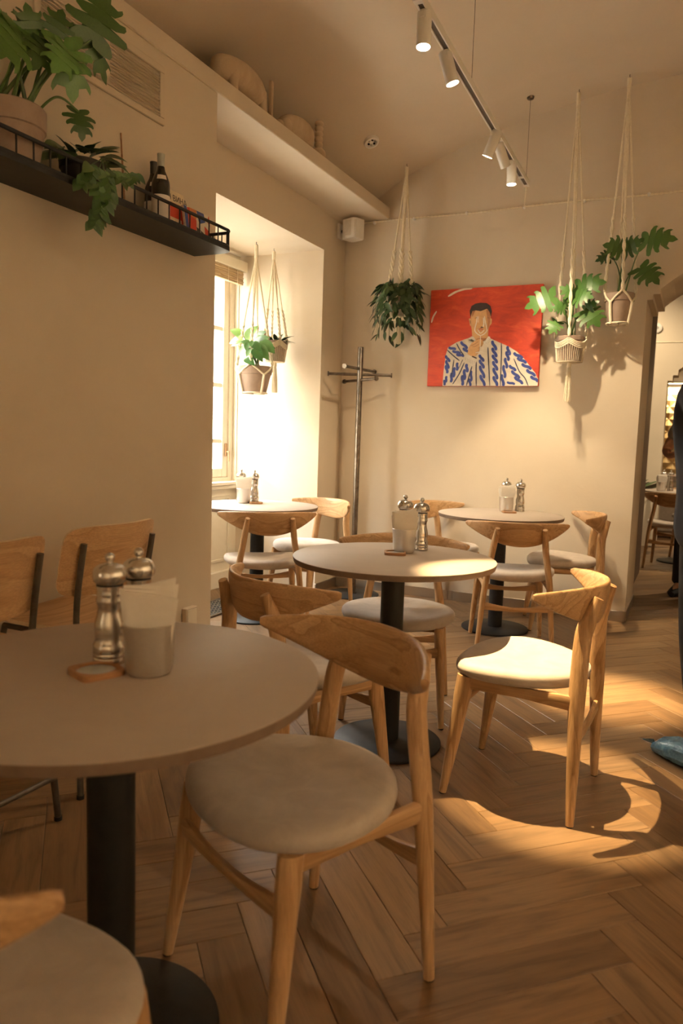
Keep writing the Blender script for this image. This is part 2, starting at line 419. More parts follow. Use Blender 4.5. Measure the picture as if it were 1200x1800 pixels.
# back wall with the arched opening
JX0, JX1 = -0.368, 1.268
ACX, ACR, AZS = 0.45, 1.15, 2.22
def arch_z(X, s=1.0):
    d = abs(X-ACX)
    if d > 0.783: return 2.153
    if d > 0.740: return 2.187
    return AZS + math.sqrt(ACR**2-d*d) - math.sqrt(ACR**2-0.74**2)
b = B(); b.box(-2.72, JX0, YB, YB2, 0, 3.75); b.box(JX1, 2.62, YB, YB2, 0, 3.75)
xs = [JX0, -0.333, -0.333, -0.29]
xs = [(JX0, -0.333, 2.153, 2.153), (-0.333, -0.29, 2.187, 2.187)]
n = 20
for i in range(n):
    x0 = -0.29+1.48*i/n; x1 = -0.29+1.48*(i+1)/n
    xs.append((x0, x1, arch_z(min(max(x0, -0.2899), 1.1899)), arch_z(min(max(x1, -0.2899), 1.1899))))
xs += [(1.19, 1.233, 2.187, 2.187), (1.233, JX1, 2.153, 2.153)]
for x0, x1, z0, z1 in xs:
    b.add([(x0, YB, z0), (x1, YB, z1), (x1, YB2, z1), (x0, YB2, z0), (x0, YB, 3.75), (x1, YB, 3.75), (x1, YB2, 3.75), (x0, YB2, 3.75)],
          [(3, 2, 1, 0), (4, 5, 6, 7), (0, 1, 5, 4), (1, 2, 6, 5), (2, 3, 7, 6), (3, 0, 4, 7)])
struct(b.obj('wall_back', PLASTER, smooth=False))
struct(B().box(2.5, 2.62, -2.5, YB, 0, 3.75).obj('wall_right', PLASTER, smooth=False))
struct(B().box(-3.6, 2.62, -2.62, -2.5, 0, 3.75).obj('wall_front', PLASTER, smooth=False))
# vaulted ceiling with a shallow lunette over the window side
b = B(); nx, ny = 64, 60
gx = [-2.66+5.28*i/nx for i in range(nx+1)]; gy = [-2.55+7.87*j/ny for j in range(ny+1)]
vs = [(x, y, vault_z(x, y)) for y in gy for x in gx]
fs = [(j*(nx+1)+i, j*(nx+1)+i+1, (j+1)*(nx+1)+i+1, (j+1)*(nx+1)+i) for j in range(ny) for i in range(nx)]
b.add(vs, fs); off = len(vs)
b.add([(x, y, 3.85+0.3) for x, y in ((-2.66, -2.55), (2.62, -2.55), (2.62, 5.32), (-2.66, 5.32))], [(0, 1, 2, 3)])
struct(b.obj('ceiling', PLASTER_C, angle=1.2))
# metal skirting
b = B(); x = -2.57
cuts = [-2.57, -1.62, -1.585, -0.9, -0.52, JX0+0.006]
for i in range(len(cuts)-1): b.bbox(cuts[i]+0.0008, cuts[i+1]-0.0008, YB-0.009, YB, 0.0, 0.072, 0.001)
b.bbox(JX0, JX0+0.008, YB-0.009, YB2, 0, 0.072, 0.001)
struct(b.obj('baseboard_back', BASEM, smooth=False))
b = B(); b.bbox(XR, XR+0.009, AY1, YB-0.01, 0, 0.072, 0.001); b.bbox(XP, XP+0.009, -2.4, YP+0.008, 0, 0.072, 0.001); b.bbox(XR, XP+0.009, YP, YP+0.009, 0, 0.072, 0.001)
struct(b.obj('baseboard_left', BASEM, smooth=False))

# ------------------------------------------------------------------ window
win = bpy.data.objects.new('window_1', None); COL.objects.link(win); win.location = (XW, (WY0+WY1)/2, WZ0); struct(win)
wx, wy, wz = win.location
def wb(x0, x1, y0, y1, z0, z1, name, m=PAINT_CREAM, bev=0.003, par=win):
    return B().bbox(x0-wx, x1-wx, y0-wy, y1-wy, z0-wz, z1-wz, bev).obj(name, m, par, smooth=False)
FX0, FX1 = -3.42, -3.335
for y0, y1, z0, z1 in ((WY0, WY0+0.055, WZ0, WZ1), (WY1-0.055, WY1, WZ0, WZ1), (WY0+0.055, WY1-0.055, WZ0, WZ0+0.055), (WY0+0.055, WY1-0.055, WZ1-0.055, WZ1)):
    wb(FX0, FX1, y0, y1, z0, z1, 'window_frame')
YM = (WY0+WY1)/2
for s0, s1 in ((WY0+0.057, YM-0.004), (YM+0.004, WY1-0.057)):
    z0, z1 = WZ0+0.057, WZ1-0.057; st = 0.068
    for y0, y1, a, c in ((s0, s0+st, z0, z1), (s1-st, s1, z0, z1), (s0+st, s1-st, z0, z0+st), (s0+st, s1-st, z1-st, z1)):
        wb(FX0+0.02, FX1-0.012, y0, y1, a, c, 'sash')
    zz = [z0+st] + [1.137, 1.567, 1.995] + [z1-st]
    for z in zz[1:-1]: wb(FX0+0.03, FX1-0.022, s0+st, s1-st, z-0.017, z+0.017, 'glazing_bar')
    for k in range(4):
        wb(-3.383, -3.379, s0+st, s1-st, zz[k]+(0.017 if k else 0), zz[k+1]-(0.017 if k < 3 else 0), 'pane', GLASS, 0.0005)
h = B(); h.bbox(FX1-0.012-wx, FX1+0.004-wx, 4.845-wy, 4.865-wy, 1.02-wz, 1.12-wz, 0.003); h.bbox(FX1+0.004-wx, FX1+0.03-wx, 4.85-wy, 4.86-wy, 1.05-wz, 1.06-wz, 0.002); h.bbox(FX1+0.02-wx, FX1+0.03-wx, 4.85-wy, 4.86-wy, 0.98-wz, 1.06-wz, 0.003)
h.obj('window_handle', flat('bronze_handle', (0.30, 0.18, 0.09), 0.35, metal=0.8), win, smooth=False)
wb(XW-0.06, XW+0.06, AY0+0.002, AY1-0.002, WZ0+0.001, WZ0+0.026, 'window_sill')
w2 = bpy.data.objects.new('added_window', None); COL.objects.link(w2); w2.location = (-2.58, (NY0+NY1)/2, NZ0); struct(w2)  # added window out of view, brings soft daylight to the near table
for y0, y1, z0, z1 in ((-0.475, -0.42, 0, 1.3), (0.42, 0.475, 0, 1.3), (-0.42, 0.42, 0, 0.06), (-0.42, 0.42, 1.24, 1.3), (-0.03, 0.03, 0.06, 1.24)):
    B().bbox(-0.035, 0.035, y0, y1, z0, z1, 0.003).obj('window_frame', PAINT_CREAM, w2, smooth=False)
for k in range(3):
    for y0, y1 in ((-0.42, -0.03), (0.03, 0.42)):
        B().bbox(-0.002, 0.002, y0, y1, 0.06+0.393*k+(0.015 if k else 0), 0.453+0.393*k-(0.015 if k < 2 else 0), 0.0005).obj('pane', GLASS, w2, smooth=False)
        if k: B().bbox(-0.02, 0.02, y0, y1, 0.438+0.393*(k-1), 0.468+0.393*(k-1), 0.002).obj('glazing_bar', PAINT_CREAM, w2, smooth=False)
# bamboo blind, drawn up
bl = thing('bamboo_blind', 'bamboo roll-up blind with cream headrail, drawn up over the window', 'blind', (XW+0.06, 4.18, 2.33))
B().bbox(-0.03, 0.03, -0.70, 0.745, 0.10, 0.175, 0.004).obj('headrail', PAINT_CREAM, bl, smooth=False)
for k in range(7):
    B().bbox(-0.020-0.002*(k % 2), 0.012+0.004*(k % 2), -0.69, 0.715, 0.0145*k, 0.0145*k+0.0130, 0.003).obj('slat', BAMBOO, bl, smooth=False)
for yy in (0.50, 0.62, -0.1, -0.55):
    B().tube([(0.021, yy, -0.01), (0.022, yy, 0.11)], 0.002, 6).obj('blind_cord', CORD, bl)

# ------------------------------------------------------------------ rooms beyond the arch
b = B(); b.box(-0.56, -0.42, YB2, 7.55, 0, 3.2)
struct(b.obj('wall_passage', mat('dark_brown_streaked', (0.1, 0.06, 0.035), 0.6, build=oak('z', (0.11, 0.065, 0.038), (0.095, 0.055, 0.03), (0.075, 0.042, 0.022), 5)), smooth=False))  # passage wall in dark brown with upright streaks
b = B(); b.box(-2.0, -0.56, YB2, YB2+0.1, 0, 3.2); b.box(-2.1, -2.0, YB2, 9.6, 0, 3.2); b.box(2.5, 2.62, YB2, 12.1, 0, 3.2)
struct(b.obj('wall_dining', PLASTER, smooth=False))
YF, YF2 = 9.6, 9.95
PX0 = -0.378
b = B(); b.box(-2.1, PX0, YF, YF2, 0, 3.2); b.box(1.1, 2.62, YF, YF2, 0, 3.2)
xs = [(PX0, PX0+0.055, 1.975, 1.975), (PX0+0.055, PX0+0.11, 2.04, 2.04)]
cx2 = 0.36; hw = cx2-(PX0+0.11); R2 = 0.95; n = 14
zf = lambda X: 2.10+math.sqrt(R2**2-(X-cx2)**2)-math.sqrt(R2**2-hw**2)
for i in range(n):
    x0 = cx2-hw+2*hw*i/n; x1 = cx2-hw+2*hw*(i+1)/n; xs.append((x0, x1, zf(x0), zf(x1)))
xs += [(cx2+hw, 1.1, 2.04, 2.04)]
for x0, x1, z0, z1 in xs:
    b.add([(x0, YF, z0), (x1, YF, z1), (x1, YF2, z1), (x0, YF2, z0), (x0, YF, 3.2), (x1, YF, 3.2), (x1, YF2, 3.2), (x0, YF2, 3.2)],
          [(3, 2, 1, 0), (4, 5, 6, 7), (0, 1, 5, 4), (1, 2, 6, 5), (2, 3, 7, 6), (3, 0, 4, 7)])
struct(b.obj('wall_far', PLASTER, smooth=False))
struct(B().box(-2.1, 2.62, 12.0, 12.1, 0, 3.2).obj('wall_end', PLASTER, smooth=False))
struct(B().box(-2.1, -2.0, YF2, 12.1, 0, 3.2).obj('wall_end_left', PLASTER, smooth=False))
struct(B().box(-2.1, 2.62, YB2, 12.1, 3.2, 3.3).obj('ceiling_dining', PLASTER_C, smooth=False))
# relief panel with diamond facets, lit from above
panel = thing('relief_panel', 'golden wall panel of raised diamond facets glowing beyond the far arch', 'wall panel', (-0.05, 11.2, 0.80))
GOLD = flat('golden_relief', (0.62, 0.44, 0.2), 0.5)
B().bbox(-0.50, 0.50, 0, 0.03, 0, 1.22, 0.004).obj('panel_frame', GOLD, panel, smooth=False)
q = B(); s_ = 0.085
q.add([(-s_, 0, 0), (0, 0, -s_), (s_, 0, 0), (0, 0, s_), (-s_*0.12, -0.03, 0), (s_*0.12, -0.03, 0)],
      [(0, 1, 4), (1, 5, 4), (1, 2, 5), (2, 3, 5), (3, 4, 5), (3, 0, 4)])
dm = q.mesh('facet', GOLD, smooth=False)
for i in range(6):
    for j in range(7):
        mk('facet', dm, panel, (-0.425+0.17*i, 0, 0.10+0.17*j))
        if i < 5 and j < 6: mk('facet', dm, panel, (-0.34+0.17*i, 0, 0.185+0.17*j))
st = thing('strip_light', 'warm strip light along the top of the golden relief panel', 'lamp', (-0.05, 11.05, 2.06))
B().bbox(-0.5, 0.5, -0.015, 0.015, 0, 0.02, 0.002).obj('light_housing', WHITE, st, smooth=False)
B().bbox(-0.49, 0.49, -0.011, 0.011, -0.006, 0.0, 0.001).obj('light_diffuser', emit('strip_glow', (1, 0.72, 0.36), 25), st, smooth=False)
ld = bpy.data.lights.new('strip_light_source', 'AREA'); ld.shape = 'RECTANGLE'; ld.size = 0.95; ld.size_y = 0.03; ld.energy = 16; ld.color = WARM
lo = bpy.data.objects.new('strip_light_source', ld); COL.objects.link(lo); lo.parent = st; lo.location = (0, 0.0, -0.012); lo.rotation_euler = (0.35, 0, 0)

# ------------------------------------------------------------------ track lights
TZ = 2.89
T0, T1 = Vector((-1.137, 5.045, TZ)), Vector((-1.022, -0.6, TZ))
def make_track(T0, T1, label):
    tr = thing('light_track', label, 'light track', T0)
    d = T1-T0; L = d.length; u = d.normalized(); ang = math.atan2(u.y, u.x)
    tr.rotation_euler = (0, 0, ang)
    b = B(); b.bbox(0, L, -0.018, -0.011, -0.017, 0.017, 0.001); b.bbox(0, L, 0.011, 0.018, -0.017, 0.017, 0.001); b.bbox(0, L, -0.011, 0.011, 0.006, 0.017, 0.0008); b.bbox(-0.012, 0.02, -0.0185, 0.0185, -0.018, 0.018, 0.001)
    b.obj('track_rail', WHITE, tr, smooth=False)
    B().box(0.02, L, -0.0105, 0.0105, -0.012, 0.006).obj('track_slot', flat('track_groove', (0.10, 0.085, 0.07)), tr, smooth=False)
    for s in (0.02, 1.42, 3.2, 5.0):
        p = T0+u*s; zc = vault_z(p.x, p.y)
        B().tube([(s, 0, 0.012), (s, 0, zc-TZ)], 0.0014, 6).obj('wire', RACKM, tr)
        B().lathe([(0.006, -0.02), (0.02, -0.014), (0.024, -0.004), (0.024, 0.002)], 20, (s, 0, zc-TZ)).obj('wire_mount', RACKM, tr)
    for s in (0.16, 0.40, 0.78, 2.2):
        B().bbox(s, s+0.03, -0.019, 0.019, -0.0188, -0.011, 0.001).obj('track_joint', WHITE, tr, smooth=False)
    return u
u = make_track(T0, T1, 'white ceiling light track hung on thin wires above the tables')
S0, S1 = Vector((1.06, 4.9, TZ)), Vector((1.06, -0.6, TZ))
make_track(S0, S1, 'added second light track, unseen, carrying fill spotlights on the right side of the room')  # unseen track, added to carry the fill lamps
def track_lamp(s, aim, power, cone, label, blend=0.35, softness=0.018, base=None, color=WARM):
    p = (T0+u*s) if base is None else Vector(base)
    t = thing('track_spotlight', label, 'spotlight', p, 0.0, 'white cylinder spotlights on the track')
    B().bbox(-0.013, 0.013, -0.03, 0.03, -0.045, -0.019, 0.003).obj('adapter', WHITE, t, smooth=False)
    piv = Vector((0, 0, -0.062))
    B().tube([(0, 0, -0.045), tuple(piv)], 0.009, 12).obj('stem', WHITE, t)
    dr = (Vector(aim)-(p+piv)).normalized()
    R = dr.to_track_quat('-Z', 'Y')
    def orient(bb, name, m):
        o = bb.obj(name, m, t); o.location = piv; o.rotation_mode = 'QUATERNION'; o.rotation_quaternion = R; return o
    orient(B().lathe([(0.0, 0.052), (0.026, 0.05), (0.029, 0.046), (0.029, -0.085), (0.0275, -0.0855), (0.0265, -0.074), (0.0, -0.074)], 28, cap=False), 'lamp_body', WHITE)
    orient(B().lathe([(0.0, -0.0755), (0.025, -0.0755), (0.025, -0.079), (0.012, -0.081), (0.0, -0.081)], 24, cap=False), 'lens', BULB)
    l = bpy.data.lights.new('spot_source', 'SPOT'); l.energy = power; l.spot_size = math.radians(cone); l.spot_blend = blend
    l.shadow_soft_size = softness; l.color = color
    o = bpy.data.objects.new('spot_source', l); COL.objects.link(o); o.parent = t
    o.location = piv + dr*0.105; o.rotation_mode = 'QUATERNION'; o.rotation_quaternion = R
    return t
def s_at(px, py):
    """where along the track a pixel on it lies"""
    p = atz(px, py, TZ); return (p-T0).dot(u)
track_lamp(s_at(746, 15), (-1.05, 2.75, 0.0), 34, 62, 'white spotlight nearest the top edge of the photo, pointing straight down')
track_lamp(s_at(786, 86), (-0.30, 3.66, 0.0), 1300, 18, 'white spotlight with a glaring round lens turned to the right', 1.0, color=(1.0, 0.72, 0.36))
track_lamp(s_at(868, 226), (-2.25, 4.45, 0.4), 85, 80, 'white spotlight tilted left towards the coat stand', 0.9)
track_lamp(s_at(880, 247), (-0.66, 5.3, 1.25), 85, 60, 'white spotlight turned to the back wall, its lens hidden', 0.9)
track_lamp(s_at(897, 280), (-1.05, 4.62, 0.5), 80, 64, 'white spotlight nearest the end of the track, above the far right table')
track_lamp(2.62, (-0.43, 2.55, 0.30), 820, 20.5, 'white spotlight out of frame shining on the chair right of the middle table', 0.6, 0.012, color=(1.0, 0.72, 0.36))
for sy, aim, pw, cone, lb in ((3.9, (2.5, 4.0, 1.9), 115, 90, 'first from the arch'), (2.9, (2.5, 2.6, 2.0), 150, 90, 'second from the arch'), (1.7, (2.5, 1.4, 2.0), 240, 90, 'third from the arch'),
                             (0.5, (2.5, 0.2, 1.9), 250, 90, 'fourth from the arch'), (-0.4, (1.2, -2.5, 1.8), 200, 90, 'turned backwards')):
    track_lamp(0, aim, pw, cone, 'added fill spotlight on the unseen second track, bouncing light off the walls, %s' % lb, 0.8, 0.02, (S0.x, sy, TZ))  # added lamps out of view, their bounce brightens room and vault
# street and house front outside the window
struct(B().box(-11.0, -9.6, -8, 20, -0.6, 6.0).obj('facade_opposite', mat('facade_render', (0.42, 0.38, 0.31), 0.9, build=mottled((0.39, 0.35, 0.28), (0.45, 0.41, 0.34), 2, 20, 0.2)), smooth=False))
struct(B().box(-14, -3.6, -6, 14, -0.7, -0.6).obj('street', mat('pavement', (0.3, 0.29, 0.27), 0.9, build=mottled((0.27, 0.26, 0.24), (0.34, 0.33, 0.31), 3, 20, 0.3)), smooth=False))
# ------------------------------------------------------------------ tables
TH = 0.743
def make_table(r=0.392):
    t = thing('round_table', 'x', 'table')
    b = B()
    b.lathe([(r-0.012, TH-0.024), (r-0.004, TH-0.022), (r, TH-0.006), (r, TH-0.0022)], 96, cap=True, mi=1)
    b.obj('table_edge', [LAM_EDGE, LAM_EDGE], t)
    B().lathe([(r-0.0006, TH-0.0021), (r-0.0006, TH-0.0006), (r-0.0014, TH)], 96).obj('table_top', LAMINATE, t)
    B().lathe([(0.045, 0.018), (0.045, TH-0.03)], 40).obj('column', BLACK, t)
    b = B(); b.lathe([(0.06, TH-0.034), (0.06, TH-0.0245)], 32); b.box(-0.2, 0.2, -0.022, 0.022, TH-0.030, TH-0.0245); b.box(-0.022, 0.022, -0.2, 0.2, TH-0.0305, TH-0.0245)
    b.obj('mounting_spider', BLACK, t)
    B().lathe([(0.208, 0.0), (0.212, 0.002), (0.212, 0.009), (0.208, 0.012), (0.075, 0.018), (0.0, 0.018)], 72).obj('base_plate', BLACK, t)
    return t
TABLES = {'near': (-0.967, 1.040), 'mid': (-1.030, 2.645), 'right': (-1.100, 4.655), 'window': (-2.548, 4.075)}
tab = make_table()
tab['group'] = 'round pedestal tables'
LT = {'near': 'round taupe table nearest the camera on a thick black column', 'mid': 'round taupe table in the middle of the room, lit on its right edge',
      'right': 'round table under the red painting, set against the back wall', 'window': 'round table standing in the bright window alcove'}
for i, (k, (x, y)) in enumerate(TABLES.items()):
    if i == 0: tab.location = (x, y, 0); tab['label'] = LT[k]
    else: dup(tab, (x, y, 0), 0.3*i, LT[k])

# ------------------------------------------------------------------ oak chairs
def superring(cx, cy, cz, ax, ay, n=14, e=2.6, U=None, V=None):
    out = []
    for j in range(n):
        a = 2*PI*j/n; c, s = math.cos(a), math.sin(a)
        p = abs(c)**(2/e)*math.copysign(1, c)*ax; q = abs(s)**(2/e)*math.copysign(1, s)*ay
        out.append(Vector((cx, cy, cz)) + Vector(U)*p + Vector(V)*q)
    return out
def make_chair():
    t = thing('dining_chair', 'x', 'chair', group='oak dining chairs with padded seats')
    # padded seat
    N = 48
    def outline(a, k):
        s, c = math.sin(a), math.cos(a)
        cc = math.copysign(abs(c)**0.86, c); ss = math.copysign(abs(s)**0.92, s)
        w = 0.243*(1+0.17*ss-0.06*ss*ss)
        return k*w*cc, 0.012+k*0.222*ss
    def zsad(x, y): return 0.020*(x/0.24)**2 + 0.012*max(0, -y/0.2)**2
    rg = []
    for k, z in ((0.80, 0.400), (0.93, 0.402), (0.985, 0.412), (1.0, 0.424), (0.99, 0.437), (0.955, 0.447), (0.88, 0.453), (0.7, 0.456), (0.45, 0.455), (0.2, 0.453), (0.02, 0.453)):
        rg.append([(*(p := outline(2*PI*j/N, k)), z+zsad(*p)) for j in range(N)])
    B().rings(rg).obj('seat', FABRIC, t, angle=1.2)
    # legs
    for s in (-1, 1):
        leg = B().tube(smoothpath([(s*0.212, 0.212, 0.004), (s*0.202, 0.192, 0.15), (s*0.190, 0.170, 0.32), (s*0.184, 0.158, 0.415)], 4),
                       [(0.0125+0.0075*min(1, i/8), 0.0125+0.017*min(1, i/9)) for i in range(13)], 14, up=(1, 0, 0)).obj('leg', OAK['z'], t)
        B().lathe([(0.011, 0), (0.012, 0.004)], 12, (s*0.212, 0.212, 0)).obj('foot_pad', RUBBER, leg)
        pts = smoothpath([(s*0.212, -0.212, 0.004), (s*0.196, -0.208, 0.2), (s*0.178, -0.204, 0.40), (s*0.149, -0.204, 0.575), (s*0.140, -0.214, 0.64), (s*0.129, -0.243, 0.722)], 4)
        rr = []
        for p in pts:
            z = p.z
            if z < 0.42: q = z/0.42; rr.append((0.0125+0.006*q, 0.013+0.014*q))
            elif z < 0.64: rr.append((0.0185, 0.027))
            else: q = (z-0.64)/0.082; rr.append((0.0185-0.005*q, 0.027-0.012*q))
        leg = B().tube(pts, rr, 14, up=(1, 0, 0)).obj('leg', OAK['z'], t)
        B().lathe([(0.011, 0), (0.0125, 0.004)], 12, (s*0.212, -0.212, 0)).obj('foot_pad', RUBBER, leg)
        # side rail under the seat
        rg = []
        for q in range(9):
            f = q/8; y = 0.150-0.354*f; x = s*(0.186-0.006*f); z = 0.397-0.010*f; hh = 0.018+0.009*math.sin(PI*f)*0-0.0+0.008*abs(2*f-1)
            rg.append(superring(x, y, z, 0.0115, hh, 12, 3.2, (1, 0, 0), (0, 0, 1)))
        B().rings(rg).obj('side_rail', OAK['y'], t)
    for nm, y, z, hx in (('stretcher', 0.186, 0.305, 0.186), ('stretcher', -0.2075, 0.262, 0.180)):
        rg = []
        for q in range(13):
            f = q/6-1; hh = 0.012+0.011*abs(f)**1.5
            rg.append(superring(hx*f, y, z+0.016*(f*f)-0.004, 0.010, hh, 12, 3, (0, 1, 0), (0, 0, 1)))
        B().rings(rg).obj(nm, OAK['x'], t)
    rg = [superring(0.18*(q/4-1), 0.10, 0.392, 0.010, 0.012, 10, 3, (0, 1, 0), (0, 0, 1)) for q in range(9)]
    B().rings(rg).obj('seat_cross_rail', OAK['x'], t)
    # crescent back rest
    rg = []; NS = 33
    for q in range(NS):
        f = -1+2*q/(NS-1); f = math.copysign(1-(1-abs(f))**1.35, f) if abs(f) > 0 else 0
        x = 0.290*f; y = -0.238+0.150*f*f+0.012*f**4
        tx = Vector((0.290, 2*0.150*f+0.048*f**3, 0)).normalized(); nn = Vector((-tx.y, tx.x, 0))   # nn points forward
        fa = min(1.0, abs(f))
        hgt = 0.118*(1-fa**2.1)+0.024
        ztop = 0.758 - 0.016*fa**3
        half = hgt/2*(1 if fa < 0.985 else 0.72)
        lean = -0.17*(1-fa*0.6)
        V = (Vector((0, 0, 1)) + nn*lean).normalized()
        c = Vector((x, y, ztop-hgt/2)) - nn*lean*0.02
        rg.append(superring(c.x, c.y, c.z, 0.0125*(1-0.32*fa), half, 20, 2.7, nn, V))
    B().rings(rg).obj('back_rest', OAK['x'], t, angle=1.0)
    return t
chair = make_chair()
CH = [  # x, y, turn, label
 (-0.737, 1.381, 155.2, 'oak chair drawn up to the nearest table, its whole beige seat in view'),
 (-0.832, 0.572, 3.0, 'chair cut off by the bottom left corner of the photo'),
 (-1.147, 2.146, -26.3, 'oak chair seen from behind between the nearest and the middle table'),
 (-1.142, 3.020, 195.6, 'oak chair behind the middle table, its seat hidden partly by the black column'),
 (-0.479, 2.544, 86.9, 'oak chair right of the middle table with a spotlit yellow patch on its seat'),
 (-0.931, 4.325, 20.2, 'oak chair with its back to us in front of the table under the painting'),
 (-0.745, 4.985, 106.0, 'oak chair against the back wall, right of the table under the painting'),
 (-1.590, 5.000, -118.0, 'oak chair against the back wall, left of the table under the painting'),
 (-2.323, 3.812, 37.4, 'oak chair with its back to us in front of the window alcove table'),
 (-2.396, 4.529, 161.0, 'sunlit oak chair beyond the window alcove table, beside the coat stand'),
 (-0.17, 8.02, -8.0, 'oak chair at the table in the dining room beyond the arch'),
]
for i, (x, y, a, lb) in enumerate(CH):
    if i == 0: chair.location = (x, y, 0); chair.rotation_euler = (0, 0, math.radians(a)); chair['label'] = lb
    else: dup(chair, (x, y, 0), math.radians(a), lb)

# ------------------------------------------------------------------ plywood chairs on steel tubes, facing the wall
def make_ply_chair():
    t = thing('plywood_chair', 'x', 'chair', group='plywood chairs with dark tube legs by the left wall')
    SZ = 0.545
    def sheet(fn, nu, nv, th, name):
        """bent plywood sheet: fn(u, v) gives the middle surface"""
        import itertools
        f = [[fn(i/nu, j/nv) for j in range(nv+1)] for i in range(nu+1)]
        b = B(); vs = []
        for sgn in (1, -1):
            for i in range(nu+1):
                for j in range(nv+1):
                    p = Vector(f[i][j]); a = Vector(f[min(i+1, nu)][j])-Vector(f[max(i-1, 0)][j]); c = Vector(f[i][min(j+1, nv)])-Vector(f[i][max(j-1, 0)])
                    nn = a.cross(c).normalized(); vs.append(p+nn*th/2*sgn)
        n1 = (nu+1)*(nv+1); ix = lambda i, j: i*(nv+1)+j
        fs = [(ix(i, j), ix(i+1, j), ix(i+1, j+1), ix(i, j+1)) for i in range(nu) for j in range(nv)]
        fs2 = [tuple(n1+k for k in reversed(q)) for q in fs]
        rim = [ix(i, 0) for i in range(nu+1)] + [ix(nu, j) for j in range(1, nv+1)] + [ix(i, nv) for i in range(nu-1, -1, -1)] + [ix(0, j) for j in range(nv-1, 0, -1)]
        b.add(vs, fs+fs2, 0)
        b.f += [(rim[k], rim[(k+1) % len(rim)], n1+rim[(k+1) % len(rim)], n1+rim[k]) for k in range(len(rim))]; b.m += [1]*len(rim)
        return b.obj(name, [PLY, PLY_EDGE], t, angle=0.9)
    def rr(u, v, W, H, rad):
        """square -> rounded rectangle"""
        x, y = (u-0.5)*2, (v-0.5)*2
        m = max(abs(x), abs(y)); e = 7.0
        k = m/((abs(x)**e+abs(y)**e)**(1/e)) if m > 0 else 1
        return x*k*W/2, y*k*H/2
    def back(u, v):
        x, z = rr(u, v, 0.425, 0.235, 0.05); return (x, 0.000+0.062*(x/0.21)**2*1.0 - 0.22*z, 0.77+z)
    def seat(u, v):
        x, y = rr(u, v, 0.41, 0.40, 0.05); return (x, 0.215+y, SZ-0.012*math.cos(PI*y/0.42)+0.014*(x/0.2)**2)
    sheet(back, 22, 14, 0.011, 'back_rest'); sheet(seat, 20, 18, 0.012, 'seat')
    for s in (-1, 1):
        x = s*0.165
        leg = B().tube(smoothpath([(s*0.205, -0.015, 0.006), (s*0.187, 0.006, 0.30), (x, 0.040, SZ-0.03), (x, 0.034, 0.66), (x, 0.004, 0.832)], 4), 0.0105, 12).obj('leg', TUBEM, t)
        B().lathe([(0.0125, 0), (0.0125, 0.012)], 12, (s*0.205, -0.015, 0)).obj('foot_pad', RUBBER, leg)
        leg = B().tube(smoothpath([(s*0.200, 0.43, 0.006), (s*0.190, 0.405, 0.30), (s*0.165, 0.37, SZ-0.028)], 4), 0.0105, 12).obj('leg', TUBEM, t)
        B().lathe([(0.0125, 0), (0.0125, 0.012)], 12, (s*0.200, 0.43, 0)).obj('foot_pad', RUBBER, leg)
        B().tube([(x, 0.04, SZ-0.030), (x, 0.375, SZ-0.030)], 0.0095, 10).obj('seat_rail', TUBEM, t)
    B().tube([(-0.198, -0.014, 0.14), (0.198, -0.014, 0.14)], 0.0085, 10).obj('stretcher', TUBEM, t)
    B().tube([(-0.195, 0.417, 0.18), (0.195, 0.417, 0.18)], 0.0085, 10).obj('stretcher', TUBEM, t)
    return t
pc = make_ply_chair()
pc.location = (-1.745, 1.925, 0); pc.rotation_euler = (0, 0, math.radians(90)); pc['label'] = 'plywood chair facing the left wall, right one, its whole back rest in view'
dup(pc, (-1.71, 1.385, 0), math.radians(89), 'plywood chair facing the left wall, left one, cut off by the photo edge')

# ------------------------------------------------------------------ things on the tables
def make_mill():
    fat = lambda pr: [(r*1.17, z) for r, z in pr]
    t = thing('pepper_mill', 'x', 'mill', group='brushed steel mills on the tables')
    B().lathe(fat([(0.0, 0), (0.0268, 0), (0.0275, 0.002), (0.0275, 0.012), (0.0268, 0.013), (0.0275, 0.014), (0.0275, 0.021), (0.0268, 0.022), (0.0272, 0.023), (0.0272, 0.037), (0.0255, 0.040),
               (0.0235, 0.045), (0.0245, 0.058), (0.0252, 0.070), (0.0240, 0.082), (0.0205, 0.096), (0.0190, 0.106), (0.0200, 0.114), (0.0222, 0.122), (0.0228, 0.126), (0.0212, 0.131), (0.0218, 0.136), (0.0222, 0.139), (0.0210, 0.143), (0.0222, 0.150), (0.0222, 0.154), (0.0, 0.154)]), 36, cap=False).obj('mill_body', STEEL, t)
    B().lathe(fat([(0.0, 0.154), (0.0215, 0.154), (0.0215, 0.157), (0.0, 0.157)]), 32, cap=False).obj('mill_gap', RUBBER, t)
    B().lathe(fat([(0.0, 0.157), (0.0215, 0.157), (0.0262, 0.162), (0.0285, 0.171), (0.0280, 0.180), (0.0250, 0.188), (0.0190, 0.194), (0.0100, 0.197), (0.0045, 0.198), (0.0042, 0.201), (0.0, 0.201)]), 36, cap=False).obj('mill_head', STEEL, t)
    B().lathe(fat([(0.0, 0.200)]) + [(0.0098*math.sin(a), 0.209-0.0098*math.cos(a)) for a in [0.45+0.269*k for k in range(11)]], 20, cap=False).obj('knob', STEEL, t)
    return t
def make_cup():
    t = thing('napkin_cup', 'x', 'cup', group='spun aluminium napkin cups')
    B().lathe([(0.0, 0.0), (0.034, 0.0), (0.040, 0.003), (0.0435, 0.012), (0.0485, 0.095), (0.0490, 0.0965), (0.0482, 0.0975), (0.0470, 0.095), (0.0420, 0.012), (0.036, 0.004), (0.0, 0.004)], 40, cap=False).obj('cup_wall', ALU, t)
    return t
